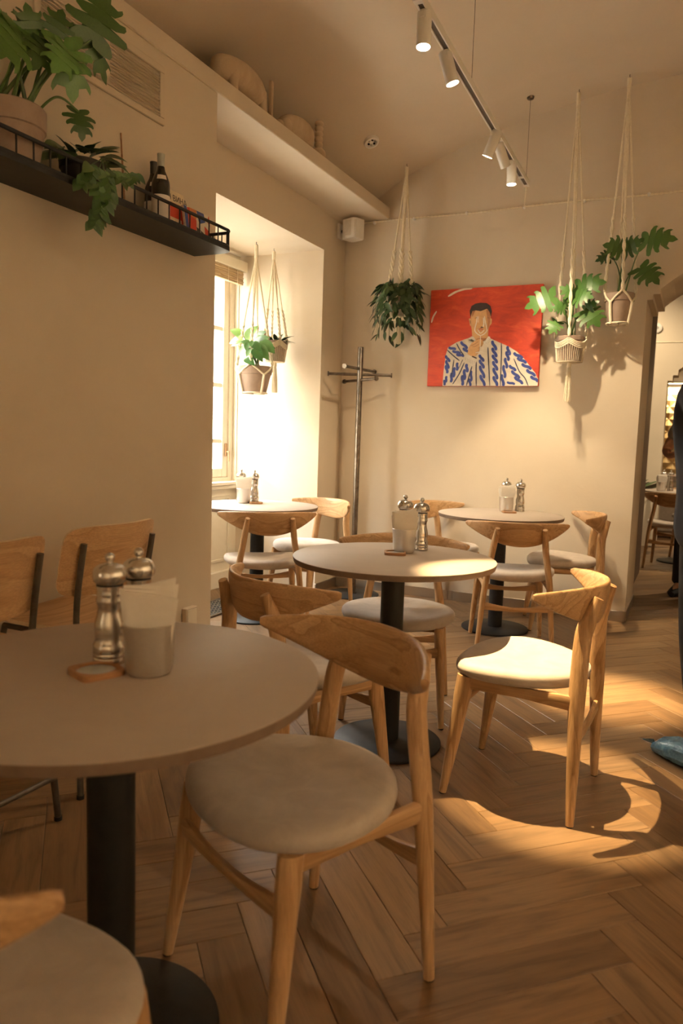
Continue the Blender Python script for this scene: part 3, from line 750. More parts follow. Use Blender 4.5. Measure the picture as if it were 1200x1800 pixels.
def make_napkins():
    t = thing('napkin_bundle', 'x', 'napkins', group='bundles of folded paper napkins in the cups')
    for k in range(6):
        yy = -0.020+0.0075*k; w = 0.0425-0.0005*abs(k-2)
        b = B(); ht = 0.150+0.008*((k*7) % 3)-0.001*k; sx = (0.006, -0.004, 0.003, -0.006, 0.005, 0)[k]
        rgs = []
        for q in range(6):
            f = q/5; z = 0.006+(ht-0.006)*f; ww = (0.030 if q == 0 else w*(0.86+0.30*f)); y = yy*(0.75+0.45*f)
            tk = 0.0028+0.001*f
            tl = 0.012*f*(k-2.2)/2.5; rgs.append([(px_+sx*f, py_, pz_+tl*(px_/0.04)*0.6) for px_, py_, pz_ in [(-ww, y-tk, z), (-ww*0.3, y-tk-0.0022*f, z+0.002*f), (ww*0.4, y-tk-0.0012, z+0.003*f), (ww, y-tk+0.001, z+0.001*k*f), (ww, y+tk, z), (0, y+tk-0.0008, z+0.002*f), (-ww, y+tk, z)]])
        b.rings(rgs); b.obj('napkin', PAPER, t, angle=0.9)
    return t
def make_tray():
    t = thing('wooden_coaster', 'x', 'coaster', group='square wooden coasters on the tables')
    n = 40; R = 0.036; H = 0.043; outer = []
    for j in range(n):
        a = 2*PI*j/n; c, s = math.cos(a), math.sin(a); e = 6
        k = (abs(c)**e+abs(s)**e)**(-1/e); outer.append((H*k*c, H*k*s))
    inner = [(R*math.cos(2*PI*j/n), R*math.sin(2*PI*j/n)) for j in range(n)]
    rg = [[(x, y, 0) for x, y in outer], [(x, y, 0.0095) for x, y in outer], [(x*0.97, y*0.97, 0.011) for x, y in outer], [(x*1.03, y*1.03, 0.011) for x, y in inner], [(x, y, 0.010) for x, y in inner], [(x, y, 0.005) for x, y in inner]]
    B().rings(rg).obj('coaster_frame', TRAYW, t)
    B().lathe([(0.0, 0.0052), (R-0.0005, 0.0052), (R-0.0005, 0.0062), (0, 0.0062)], 32, cap=False).obj('coaster_disc', flat('grey_disc', (0.50, 0.53, 0.56), 0.15), t)
    return t
mill, cup, nap, tray = make_mill(), make_cup(), make_napkins(), make_tray()
SETS = [  # table words, mill A, mill B, cup, tray pixels (feet of each), z, coaster turn, napkin turn
 ('the nearest table', (193, 1163), (243, 1146), (262, 1182), (169, 1184), 1.20, 0.62),
 ('the middle table', (738, 967), (712, 961), (709, 966), (694, 974), 0.40, 0.40),
 ('the table under the painting', (910, 894), (891, 892), (889, 893), (883, 898), 0.45, 0.35),
 ('the window alcove table', (440, 878), (420, 876), (428, 879), (445, 880.5), 0.5, 0.4)]
first = True
tcent = [TABLES['near'], TABLES['mid'], TABLES['right'], TABLES['window']]
for k, (w, ma, mb, cp, tp, tr_, nr) in enumerate(SETS):
    ps = [atz(*q, TH) for q in (ma, mb, cp, tp)]
    if k == 1:
        ps[1] = atz(712, 961, TH) + Vector((-0.02, 0.035, 0)); ps[2] = atz(709, 971, TH)+Vector((0, 0.0, 0))
    if k in (2, 3):   # keep the group together round the cup on the far tables
        cx = atz(*((889, 899) if k == 2 else (428, 884)), TH)
        rgt = Vector((math.cos(YAW), math.sin(YAW), 0)); fw = Vector((-math.sin(YAW), math.cos(YAW), 0))
        ps = [cx+rgt*0.092+fw*0.01, cx+rgt*0.015+fw*0.085, cx, cx-fw*0.088+rgt*0.0] if k == 2 else [cx+rgt*0.06+fw*0.075, cx-rgt*0.03+fw*0.09, cx, cx+rgt*0.085-fw*0.02]
    side = ['right', 'left'] if k == 1 else ['left', 'right']
    labs = ['brushed steel mill with round head on %s, %s' % (w, d) for d in (('beside the coaster', 'behind the napkins') if k == 0 else ('right of the cup', 'behind the napkins'))] + \
           ['spun aluminium cup of napkins on %s' % w, 'small square wooden coaster with round inset on %s' % w]
    for src, p, lb, rz in ((mill, ps[0], labs[0], 0.0), (mill, ps[1], labs[1], 1.1), (cup, ps[2], labs[2], 0.4*k), (tray, ps[3], labs[3], tr_), (nap, ps[2], 'folded white paper napkins in the cup on %s' % w, nr)):
        z = TH+0.0001 if src is not nap else TH+0.0045
        if first and src in (cup, tray, nap) or (first and src is mill and lb == labs[0]):
            src.location = (p.x, p.y, z); src.rotation_euler = (0, 0, rz); src['label'] = lb
        else: dup(src, (p.x, p.y, z), rz, lb)
    first = False

# ------------------------------------------------------------------ coat stand
cs = thing('coat_stand', 'dark raw steel coat stand with crossed pegs in the corner', 'coat stand', (-2.305, 5.075, 0))
B().lathe([(0.196, 0), (0.2, 0.002), (0.2, 0.007), (0.197, 0.009), (0.03, 0.011), (0.03, 0.0)], 64).obj('base_plate', BLACK, cs)
B().lathe([(0.021, 0.010), (0.021, 1.862), (0.019, 1.866)], 28).obj('pole', RACKM, cs)
for z, a, l in ((1.665, 0.445, 0.232), (1.706, 1.49, 0.225), (1.624, -0.60, 0.225)):
    d = Vector((math.cos(a), math.sin(a), 0))
    pg = B().tube([d*-l+Vector((0, 0, z)), d*l+Vector((0, 0, z))], 0.0105, 14).obj('peg', RACKM, cs)
    for s in (-1, 1):
        B().tube([d*s*(l-0.002)+Vector((0, 0, z)), d*s*(l+0.008)+Vector((0, 0, z))], 0.0175, 16).obj('peg_cap', RACKM, pg)

# ------------------------------------------------------------------ wall and ceiling fittings
# twisted cable on porcelain insulators
cb = thing('surface_cable', 'twisted fabric cable on small insulators running along the back wall', 'cable', (-2.5, YB-0.018, 2.82))
x0, x1 = 0.0, 4.9
for ph in (0, PI):
    pts = [(x0+(x1-x0)*i/500, 0.0035*math.cos(i*0.55*2+ph), 0.0035*math.sin(i*0.55*2+ph)+0.004*math.sin(i*0.05)-0.005*i/500) for i in range(501)]
    B().tube(pts, 0.0035, 5).obj('cable_strand', CORD, cb)
xs_ = [atY(px, py, YB).x+2.5 for px, py in ((658.8, 393.8), (729, 385), (821, 374.5), (921.5, 364.8), (1027, 354.5), (1140.6, 342.8))] + [2.75, 3.3, 3.9, 4.5]
for x in xs_:
    B().tube([(x, 0.018, 0), (x, 0.004, 0), (x, -0.004, 0), (x, -0.008, 0)], [0.012, 0.012, 0.009, 0.006], 16).obj('insulator', WHITE, cb)
xe = xs_[3]
for ph in (0, PI):
    pts = [Vector((xe, 0, 0)).lerp(Vector((T0.x+2.5, T0.y-YB+0.018, TZ-2.82-0.018)), i/40)+Vector((0.003*math.cos(i*0.9+ph), 0.003*math.sin(i*0.9+ph), -0.06*math.sin(PI*i/40)*0.3)) for i in range(41)]
    B().tube(pts, 0.0025, 5).obj('cable_drop', CORD, cb)
# loudspeaker in the corner
sp = thing('wall_speaker', 'small white box speaker on a bracket in the corner under the ledge', 'speaker', (XR, 5.19, 2.745))
B().bbox(0.0, 0.022, -0.035, 0.035, -0.055, 0.055, 0.004).obj('wall_bracket', WHITE, sp, smooth=False)
B().tube([(0.02, 0, 0), (0.075, -0.02, 0)], 0.010, 10).obj('bracket_arm', RUBBER, sp)
rg = [superring(0.135, -0.035, z, 0.068, 0.062, 24, 5, (0.94, -0.34, 0), (0.34, 0.94, 0)) for z in (-0.075, -0.07, 0.06, 0.065)]
rg[0] = [Vector(p)*1.0 for p in superring(0.135, -0.035, -0.077, 0.064, 0.058, 24, 5, (0.94, -0.34, 0), (0.34, 0.94, 0))]
B().rings(rg).obj('speaker_cabinet', WHITE, sp)
B().bbox(0.10, 0.19, -0.105, -0.100, -0.06, 0.05, 0.002).obj('speaker_grille', flat('speaker_cloth', (0.62, 0.57, 0.5)), sp, smooth=False)
# smoke detector base on the vault
p = on_vault(652, 247)
sm = thing('smoke_detector', 'open white smoke detector base on the ceiling', 'smoke detector', p)
nrm = Vector((vault_z(p.x-0.05, p.y)-vault_z(p.x+0.05, p.y), vault_z(p.x, p.y-0.05)-vault_z(p.x, p.y+0.05), 0.1)).normalized()
sm.rotation_mode = 'QUATERNION'; sm.rotation_quaternion = nrm.to_track_quat('Z', 'Y')
B().lathe([(0.0, 0.001), (0.052, 0.001), (0.052, -0.012), (0.048, -0.022), (0.036, -0.024), (0.034, -0.012), (0.0, -0.012)], 32, cap=False).obj('detector_ring', WHITE, sm)
for k in range(6):
    a = k*1.05
    B().bbox(0.022*math.cos(a)-0.006, 0.022*math.cos(a)+0.006, 0.022*math.sin(a)-0.005, 0.022*math.sin(a)+0.005, -0.022, -0.0121, 0.001).obj('terminal', RUBBER if k % 2 else BASEM, sm, smooth=False)
# ventilation grille on the near wall
vg = thing('wall_vent', 'plaster coloured louvre vent high on the left wall', 'vent', (XP, 2.36, 2.53))
b = B()
for y0, y1, z0, z1 in ((-0.36, 0.345, 0.0, 0.03), (-0.36, 0.345, 0.215, 0.245), (-0.36, -0.33, 0.03, 0.215), (0.315, 0.345, 0.03, 0.215), (-0.012, 0.012, 0.03, 0.215)): b.bbox(0, 0.012, y0, y1, z0, z1, 0.003)
b.obj('vent_frame', PLASTER, vg, smooth=False)
B().box(0.0004, 0.0009, -0.33, 0.315, 0.03, 0.215).obj('vent_backing', PLASTER, vg, smooth=False)
for k in range(14):
    z = 0.034+k*0.0128
    q = B(); q.add([(0.001, -0.33, z+0.010), (0.009, -0.33, z), (0.009, 0.315, z), (0.001, 0.315, z+0.010), (0.001, -0.33, z+0.0125), (0.0105, -0.33, z+0.0025), (0.0105, 0.315, z+0.0025), (0.001, 0.315, z+0.0125)],
                   [(3, 2, 1, 0), (4, 5, 6, 7), (0, 1, 5, 4), (1, 2, 6, 5), (2, 3, 7, 6), (3, 0, 4, 7)])
    q.obj('louvre', PLASTER, vg, smooth=False)
wbx = thing('wall_box', 'small beige box low on the end of the left wall', 'wall box', (XP, 2.915, 0.24))
B().bbox(0, 0.03, -0.045, 0.045, 0, 0.10, 0.004).obj('box_body', PLASTER, wbx, smooth=False)
B().bbox(0.03, 0.033, -0.036, 0.036, 0.008, 0.09, 0.001).obj('box_cover', PAINT_CREAM, wbx, smooth=False)
# floor grate in the alcove
gr = thing('floor_grate', 'expanded metal floor grate in the window alcove', 'floor grate', (-2.91, 4.06, 0.0))
b = B()
for x0, x1, y0, y1 in ((-0.14, -0.12, -0.42, 0.42), (0.12, 0.14, -0.42, 0.42), (-0.12, 0.12, -0.42, -0.40), (-0.12, 0.12, 0.40, 0.42)): b.bbox(x0, x1, y0, y1, 0.0005, 0.012, 0.002)
b.obj('grate_frame', RACKM, gr, smooth=False)
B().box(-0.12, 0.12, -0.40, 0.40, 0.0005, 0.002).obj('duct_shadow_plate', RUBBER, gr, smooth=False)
m = flat('grate_wire', (0.62, 0.58, 0.52), 0.35, metal=0.7); dbm = []
for k in range(9):
    xx = -0.12+0.24*(k+0.5)/9
    pts = [(xx+0.0133*(1 if i % 2 else -1), -0.40+0.8*i/32, 0.007) for i in range(33)]
    B().tube(pts, 0.0022, 4).obj('grate_wire', m, gr)
# ------------------------------------------------------------------ painting
pt = thing('painting', 'red painting of a man in a blue and white sweater drinking wine', 'painting', (-1.44, YB-0.002, 1.594))
PXO, PYO, PZO = pt.location
YFR = YB-0.034
def pc_(cx, cy):            # zoomed-crop pixel -> canvas plane, local
    p = atY(740+cx/5.217, 490+cy/5.217, YFR); return (p.x-PXO, p.z-PZO)
def redpaint(nt, b):
    v = coords(nt, 'Object', (1.2, 1, 3)).outputs[0]
    nt.links.new(ramp(nt, noise(nt, v, 4.5, 6, 0.65, 1.2), [(0.3, (0.42, 0.035, 0.018)), (0.55, (0.60, 0.06, 0.022)), (0.75, (0.70, 0.12, 0.04))]), b.inputs['Base Color'])
    bump(nt, b, noise(nt, coords(nt, 'Object', (3, 1, 12)).outputs[0], 18, 5), 0.2, 0.003)
B().bbox(-0.406, 0.406, -0.032, 0.0, 0.0, 0.696, 0.003).obj('canvas', mat('red_paint', (0.55, 0.05, 0.02), 0.5, build=redpaint), pt, smooth=False)
PC = {'cream': flat('paint_cream', (0.76, 0.68, 0.56)), 'skin': flat('paint_skin', (0.66, 0.38, 0.17)), 'skin2': flat('paint_skin_dark', (0.40, 0.17, 0.07)), 'hair': flat('paint_hair', (0.035, 0.018, 0.014)),
      'blue': flat('paint_blue', (0.035, 0.06, 0.27)), 'navy': flat('paint_navy', (0.02, 0.025, 0.07)), 'white': flat('paint_white', (0.82, 0.75, 0.64)), 'grey': flat('paint_grey', (0.30, 0.27, 0.25)), 'lip': flat('paint_lip', (0.50, 0.13, 0.07))}
LAY = [0]
def shape(polys, col, name, layer):
    y1 = -0.0323-0.0005*layer
    b = B()
    for po in polys:
        q = []
        for x, z in (pc_(*p) for p in po):
            q.append((min(max(x, -0.405), 0.405), min(max(z, 0.001), 0.695)))
        b.prism(q, y1, y1+0.00045)
    return b.obj(name, PC[col], pt, smooth=False)
def stroke(path, w):
    """thick painted line in crop pixels: a polygon with rounded ends"""
    P = [Vector((*p, 0)) for p in path]
    P = smoothpath(P, 4) if len(P) > 2 else P
    l, r = [], []
    for i, p in enumerate(P):
        t = (P[min(i+1, len(P)-1)]-P[max(i-1, 0)]).normalized(); nrm = Vector((-t.y, t.x, 0)); ww = w/2*(0.55 if i in (0, len(P)-1) else 1)
        if i == 0: p = p-t*w*0.2
        if i == len(P)-1: p = p+t*w*0.2
        l.append((p+nrm*ww)[:2]); r.append((p-nrm*ww)[:2])
    return l+r[::-1]
def braid(path, n, wdt, thick):
    P = smoothpath([Vector((*p, 0)) for p in path], 8); out = []
    for k in range(n):
        a = P[int((len(P)-1)*k/n)]; c = P[min(len(P)-1, int((len(P)-1)*(k+1.25)/n))]
        t = (c-a).normalized(); nr = Vector((-t.y, t.x, 0)); sg = 1
        p0 = a+nr*wdt*sg; p3 = c-nr*wdt*sg
        out.append(stroke([p0[:2], (a.lerp(c, 0.3)+nr*wdt*0.75*sg)[:2], (a.lerp(c, 0.7)-nr*wdt*0.75*sg)[:2], p3[:2]], thick))
    return out
shape([[(195, 985), (205, 850), (225, 700), (245, 630), (330, 580), (430, 545), (470, 528), (540, 560), (610, 522), (640, 550), (730, 590), (800, 620), (880, 670), (950, 740), (1010, 820), (1050, 870), (1078, 925), (1080, 985)]], 'cream', 'painted_sweater', 0)
shape([stroke([(250, 160), (320, 120), (400, 95), (465, 88)], 18), stroke([(95, 400), (110, 350), (140, 300)], 14), stroke([(1055, 900), (1075, 915)], 14)], 'white', 'painted_highlight', 0)
shape([[(455, 310), (500, 275), (600, 275), (638, 330), (634, 410), (616, 470), (612, 545), (585, 575), (530, 575), (468, 548), (464, 470), (454, 420)]], 'skin', 'painted_face', 1)
shape([[(437, 368), (450, 362), (460, 380), (462, 438), (448, 430)], [(634, 362), (648, 368), (646, 410), (630, 432)]], 'skin', 'painted_ears', 1)
shape([[(596, 285), (612, 280), (636, 330), (632, 400), (615, 462), (606, 470), (610, 400)], [(500, 555), (540, 540), (600, 545), (588, 573), (540, 574)], [(470, 300), (500, 285), (470, 350), (462, 330)]], 'skin2', 'painted_shade', 2)
shape([[(452, 362), (445, 295), (462, 250), (500, 228), (545, 220), (600, 224), (636, 250), (648, 300), (640, 352), (630, 310), (606, 275), (545, 298), (500, 290), (470, 298), (460, 330)]], 'hair', 'painted_hair', 3)
shape([stroke([(440, 565), (470, 540), (495, 585)], 24), stroke([(570, 590), (605, 560), (625, 535)], 24)], 'white', 'painted_collar', 2)
shape([stroke([(430+8*k, 575-8*k), (455+8*k, 590-8*k)], 3) for k in range(4)] + [stroke([(590+9*k, 585-12*k), (612+9*k, 600-12*k)], 3) for k in range(4)], 'grey', 'painted_collar_lines', 3)
B_ = braid([(552, 700), (556, 800), (565, 980)], 4, 15, 26) + braid([(668, 572), (672, 700), (680, 820), (680, 980)], 6, 15, 27) + braid([(808, 625), (790, 720), (765, 830), (738, 980)], 5, 15, 26) \
   + braid([(865, 672), (930, 760), (1000, 850), (1055, 950)], 5, 16, 28) + braid([(825, 790), (860, 870), (915, 970)], 3, 15, 27) + braid([(795, 940), (850, 975)], 1, 10, 22) \
   + braid([(380, 575), (400, 630), (430, 690)], 2, 14, 26) + braid([(265, 620), (320, 670), (380, 720)], 3, 13, 24) + braid([(240, 705), (245, 780), (225, 860)], 3, 13, 24) \
   + braid([(345, 780), (305, 850), (260, 940)], 3, 13, 24) + braid([(430, 790), (400, 870), (365, 970)], 3, 13, 26) + braid([(470, 850), (450, 920), (440, 980)], 2, 10, 22) + braid([(240, 900), (205, 970)], 2, 8, 22)
shape(B_, 'blue', 'painted_cable_pattern', 1)
shape([stroke(p, 10) for p in ([(505, 760), (503, 870), (505, 980)], [(612, 630), (618, 760), (628, 980)], [(735, 590), (735, 720), (725, 980)], [(850, 735), (900, 850), (950, 910), (980, 980)],
      [(240, 655), (300, 710), (350, 750)], [(325, 595), (360, 660), (390, 700)], [(395, 770), (350, 870), (290, 965)], [(300, 745), (285, 850), (275, 900)], [(465, 805), (440, 890), (415, 980)], [(380, 745), (345, 820)])], 'navy', 'painted_lines', 2)
shape([[(395, 720), (425, 690), (512, 738), (492, 800), (450, 790), (420, 760)]], 'white', 'painted_cuff', 3)
shape([stroke([(405+17*k, 722+6*k), (415+14*k, 755+9*k)], 3) for k in range(6)], 'grey', 'painted_cuff_lines', 4)
shape([stroke([(470, 712), (505, 728)], 22)], 'hair', 'painted_watch', 4)
shape([[(425, 690), (436, 630), (462, 590), (500, 565), (530, 552), (560, 560), (572, 590), (562, 615), (540, 620), (535, 660), (520, 690), (495, 712), (455, 708)]], 'skin', 'painted_hand', 5)
shape([stroke([(455, 615), (490, 600), (525, 575)], 5), stroke([(470, 625), (500, 620), (530, 600)], 4), stroke([(525, 640), (540, 625), (560, 615)], 5)], 'skin2', 'painted_finger_lines', 6)
shape([stroke([(515, 345), (508, 400), (492, 470), (515, 505), (545, 522)], 9), stroke([(582, 345), (590, 400), (604, 470), (580, 505), (547, 522)], 9), stroke([(545, 522), (543, 600), (541, 672)], 7), stroke([(500, 680), (545, 672), (595, 682)], 8), stroke([(572, 360), (575, 410), (570, 440)], 12), stroke([(528, 345), (524, 400)], 9), stroke([(520, 465), (545, 500), (580, 470)], 7)], 'white', 'painted_wine_glass', 7)
shape([stroke([(548, 450), (556, 444), (568, 450)], 9), stroke([(496, 362), (512, 358)], 5), stroke([(610, 358), (628, 362)], 5), stroke([(450, 385), (452, 410)], 8)], 'hair', 'painted_features', 8)
shape([stroke([(528, 466), (545, 460), (566, 466)], 10), stroke([(535, 478), (558, 478)], 6)], 'lip', 'painted_mouth', 8)

# ------------------------------------------------------------------ leaves
def phil_leaf(seed, lobes=6):
    """deeply lobed leaf, stalk end at the origin, tip at y = 1"""
    r = random.Random(seed); mid = []; side = {1: [], -1: []}
    ys = [0.0, 0.14, 0.34, 0.55, 0.77, 1.0]
    reach = [0.44, 0.56, 0.50, 0.36, 0.0]
    b = B(); n = len(ys)
    def P(x, y): return (x, y, 0.10*math.sin(y*2.6)-0.16*y*y*1.1+0.22*abs(x)*(1-y)-0.45*x*x)
    mids = [P(0, y) for y in ys]; vs = list(mids); fs = []
    for sg in (1, -1):
        prev = None
        for k in range(n-1):
            y0, y1 = ys[k], ys[k+1]; w = reach[k]*(0.88+0.26*r.random())
            if k < n-2:
                ty = y0-0.02+0.16*(k+0.6)/n+0.10*(k/n)-(0.16 if k == 0 else 0.0)+(0.05*r.random()); t = (sg*w, ty+0.05)
                a1 = (sg*w*0.66, y0+0.005+(-0.15 if k == 0 else 0)); a2 = (sg*w*0.72, y1-0.03-(0.03 if k == 0 else 0.0)); s0 = (sg*w*0.34, y1)
                c1 = (sg*w*0.94, ty-0.02); c2 = (sg*w*0.93, ty+0.11)
                o = len(vs)
                first = prev if prev is not None else (sg*0.05, -0.09)
                vs += [P(*first), P(*a1), P(*c1), P(*t), P(*c2), P(*a2), P(*s0)]
                fs += [(k, o, o+1), (k, o+1, o+5, k+1), (o+1, o+2, o+4, o+5), (o+2, o+3, o+4), (k+1, o+5, o+6)]
                prev = s0
            else:
                o = len(vs); vs += [P(*prev), P(sg*0.12, y0+(y1-y0)*0.45)]
                fs += [(k, o, o+1), (k, o+1, k+1)]
    b.add(vs, fs); return b
def plain_leaf(w=0.30, curl=0.25, fold=0.25):
    b = B(); n = 7; vs = []; fs = []
    for i in range(n):
        y = i/(n-1); ww = w*math.sin(PI*y**0.8)**0.85 if 0 < i < n-1 else 0.004
        z = -curl*y*y
        vs += [(-ww, y, z+fold*ww), (0, y, z), (ww, y, z+fold*ww)]
    for i in range(n-1):
        for j in (0, 1): fs.append((i*3+j, i*3+j+1, i*3+j+4, i*3+j+3))
    b.add(vs, fs); return b
PH = [phil_leaf(s).mesh('lobed_leaf', LEAF_PH) for s in (1, 2, 3)]
PHL = [phil_leaf(s).mesh('lobed_leaf_bright', leafmat('philodendron_leaf_lit', (0.05, 0.13, 0.025), (0.10, 0.22, 0.05))) for s in (4, 5)]  # lighter copy of the leaf green, puts caught light into the colour
def set_leaf(me, base, tip, parent, nhint=None, wide=1.0, name='leaf'):
    base, tip = Vector(base), Vector(tip); y = tip-base; L = y.length; y = y.normalized()
    n = Vector(nhint) if nhint is not None else (Vector((0, 0, HCAM))-base).normalized()+Vector((0, 0, 0.6))
    x = y.cross(n).normalized(); z = x.cross(y)
    o = mk(name, me, parent)
    pl = parent.location
    o.matrix_local = Matrix.Translation(base-pl) @ Matrix((x, y, z)).transposed().to_4x4() @ Matrix.Diagonal((L*wide, L, L, 1))
    return o
def stalk(pts, r0, r1, parent, name='stalk', m=None):
    pl = parent.location; P = smoothpath([Vector(p)-pl for p in pts], 5); n = len(P)
    return B().tube(P, [r0+(r1-r0)*i/(n-1) for i in range(n)], 6).obj(name, m or STEMM, parent)
def make_pot(parent, r0, r1, h, rim, m=CLAY, soil=True):
    B().lathe([(0.0, 0), (r0*0.92, 0), (r0, 0.006), (r1-0.006, h-rim), (r1, h-rim+0.003), (r1+0.001, h-0.004), (r1-0.003, h), (r1-0.010, h), (r1-0.013, h-rim), (0, h-rim)], 36, cap=False).obj('pot', m, parent)
    if soil: B().lathe([(0.0, h-0.010), (r1*0.5, h-0.012), (r1-0.012, h-0.018)], 24, cap=False).obj('soil', SOIL, parent)

# ------------------------------------------------------------------ hanging plants in macrame
def hanger(hook, c, rim_r, rim_z, bot_z, bot_r, label, tassel=0.0, style='net', knots=True, wrap=0.07, n=4, ph=0.5, cr=0.0074, split_z=None):
    """cotton hanger: hook is the ceiling point, c the axis (x, y) of the pot, heights absolute"""
    h = Vector(hook); t = thing('macrame_hanger', label, 'plant hanger', h)
    B().tube(smoothpath([(0, 0, 0.0), (0, 0, -0.014), (0.008, 0, -0.02), (0.0, 0, -0.028), (-0.007, 0, -0.020)], 3), 0.0022, 6).obj('ceiling_hook', RACKM, t)
    C = Vector((c[0]-h.x, c[1]-h.y, 0)); rz, bz = rim_z-h.z, bot_z-h.z
    B().tube([(0, 0, -0.022), (0, 0, -0.03-wrap)], [0.0135, 0.012], 12).obj('wrapped_top', CORD, t)
    sz = rz+0.005 if split_z is None else split_z-h.z
    dirs = [Vector((math.cos(ph+2*PI*k/n), math.sin(ph+2*PI*k/n), 0)) for k in range(n)]
    for k, d in enumerate(dirs):
        top = d*0.004+Vector((0, 0, -0.03-wrap)); e = C+d*(rim_r+0.006); e.z = sz
        mid = top.lerp(e, 0.62)
        for q in (-1, 1):
            sd = Vector((-d.y, d.x, 0))*0.0048*q
            B().tube([top+sd, top.lerp(mid, 0.5)+sd*0.8, mid], cr*0.78, 6).obj('cord', CORD, t)
        m_ = 26
        for ph2 in (0, PI):                                     # twisted lower part
            pts = [mid.lerp(e, i/m_)+Vector((math.cos(i*0.9+ph2), math.sin(i*0.9+ph2), 0))*cr*0.8 for i in range(m_+1)]
            B().tube(pts, cr*0.85, 6).obj('twisted_cord', CORD, t)
        if knots: B().lathe([(0.003, -0.016), (0.0095, -0.009), (0.008, 0), (0.0098, 0.009), (0.003, 0.016)], 10, tuple(mid)).obj('knot', CORD, t)
    H = rz-bz
    if style == 'net':
        for k in range(n):
            d, d2 = dirs[k], dirs[(k+1) % n]; dm_ = (d+d2).normalized()
            a = C+d*(rim_r+0.006); a.z = sz
            j = C+dm_*(rim_r*0.97+0.006); j.z = rz-H*0.36
            a2 = C+d2*(rim_r+0.006); a2.z = sz
            for p in (a, a2):
                mm = p.lerp(j, 0.5); rr_ = (Vector((mm.x, mm.y, 0))-C).length
                mm2 = C+(Vector((mm.x, mm.y, 0))-C)/rr_*(rim_r+0.007); mm2.z = mm.z
                B().tube([p, mm2, j], cr*0.9, 6).obj('net_cord', CORD, t)
            B().lathe([(0.002, -0.011), (0.0085, -0.006), (0.0085, 0.006), (0.002, 0.011)], 10, tuple(j)).obj('knot', CORD, t)
            e = C+dm_*(bot_r+0.006); e.z = bz-0.004
            e2 = C+dm_*0.01; e2.z = bz-0.008
            B().tube([j, j.lerp(e, 0.5)+dm_*0.002, e, e2], cr*1.25, 7).obj('net_cord', CORD, t)
        B().tube([C+Vector((math.cos(a), math.sin(a), 0))*(bot_r+0.005)+Vector((0, 0, bz-0.004)) for a in [2*PI*i/24 for i in range(25)]], cr*0.8, 6).obj('net_ring', CORD, t)
    else:
        for row in range(4):                                    # scalloped braid bands
            pts = []
            for i in range(65):
                a = 2*PI*i/64; sc_ = abs(math.sin((a-ph)*n/2))
                rr_ = rim_r+0.006-0.10*0.012*row; pts.append(C+Vector((math.cos(a), math.sin(a), 0))*rr_+Vector((0, 0, rz-0.002-0.0105*row-0.030*sc_)))
            B().tube(pts, 0.0048, 6).obj('braid_band', CORD, t)
        for i in range(44):                                     # fringe strings down the pot
            a = 2*PI*i/44; d = Vector((math.cos(a), math.sin(a), 0)); sc_ = abs(math.sin((a-ph)*n/2))
            z0 = rz-0.036-0.030*sc_
            p0 = C+d*(rim_r*0.99+0.004); p0.z = z0; p1 = C+d*(bot_r+0.005); p1.z = bz+0.004
            B().tube([p0, p1], 0.0019, 5).obj('fringe_string', CORD, t)
        B().lathe([(0.006, bz-0.004), (bot_r+0.004, bz-0.004), (bot_r+0.006, bz+0.002)], 30, (C.x, C.y, 0), cap=False).obj('cradle_base', CORD, t)
    if tassel:
        B().lathe([(0.004, bz-0.002), (0.0125, bz-0.008), (0.0135, bz-0.032), (0.011, bz-0.036)], 14, (C.x, C.y, 0)).obj('tassel_knot', CORD, t)
        r_ = random.Random(3)
        for i in range(46):
            a = r_.random()*2*PI; q = math.sqrt(r_.random()); l = tassel*(0.92+0.08*r_.random())
            d = Vector((math.cos(a), math.sin(a), 0))
            p0 = C+d*0.010*q; p0.z = bz-0.030; p1 = C+d*0.021*q; p1.z = bz-0.03-l*0.5; p2 = C+d*0.025*q; p2.z = bz-0.03-l
            B().tube([p0, p1, p2], 0.0018, 4).obj('tassel_string', CORD, t)
    return t
YH = 5.15
# right: philodendron in a clay pot in a net hanger
hk = on_vault(1107, 131)
pz = 1.985; cR = (-0.522, YH)
hanger(hk, cR, 0.090, pz+0.190, pz, 0.068, 'net plant hanger with clay pot nearest the arch', 0, 'net', True, 0.09, 4, 0.25)
pl = thing('hanging_philodendron', 'lobed philodendron in a clay pot hanging nearest the arch', 'plant', (*cR, pz))
make_pot(pl, 0.068, 0.091, 0.185, 0.052)
def phil(pl, pot_h, Yp, items, pr=0.025, lit_set=()):
    top = Vector(pl.location)+Vector((0, 0, pot_h-0.02))
    for k, (bx, by, tx, ty, dy, wd) in enumerate(items):
        base = atY(bx, by, Yp+dy); tip = atY(tx, ty, Yp+dy-0.05)
        me = (PHL if k in lit_set else PH)[k % (2 if k in lit_set else 3)]
        set_leaf(me, base, tip, pl, (Vector((0.2, -1, 0.35))), wd)
        a = k*2.1; s0 = top+Vector((math.cos(a)*pr, math.sin(a)*pr, 0))
        midp = s0.lerp(base, 0.5)+Vector((0, 0, 0.05)); stalk([s0, midp, base], 0.0045, 0.0025, pl)
phil(pl, 0.185, YH, [(1132, 424, 1190, 417, -0.06, 0.95), (1098, 441, 1060, 428, -0.05, 1.15), (1098, 441, 1132, 418, -0.02, 1.0), (1074, 450, 1046, 458, 0.02, 0.9), (1125, 471, 1159, 497, -0.05, 1.0)])
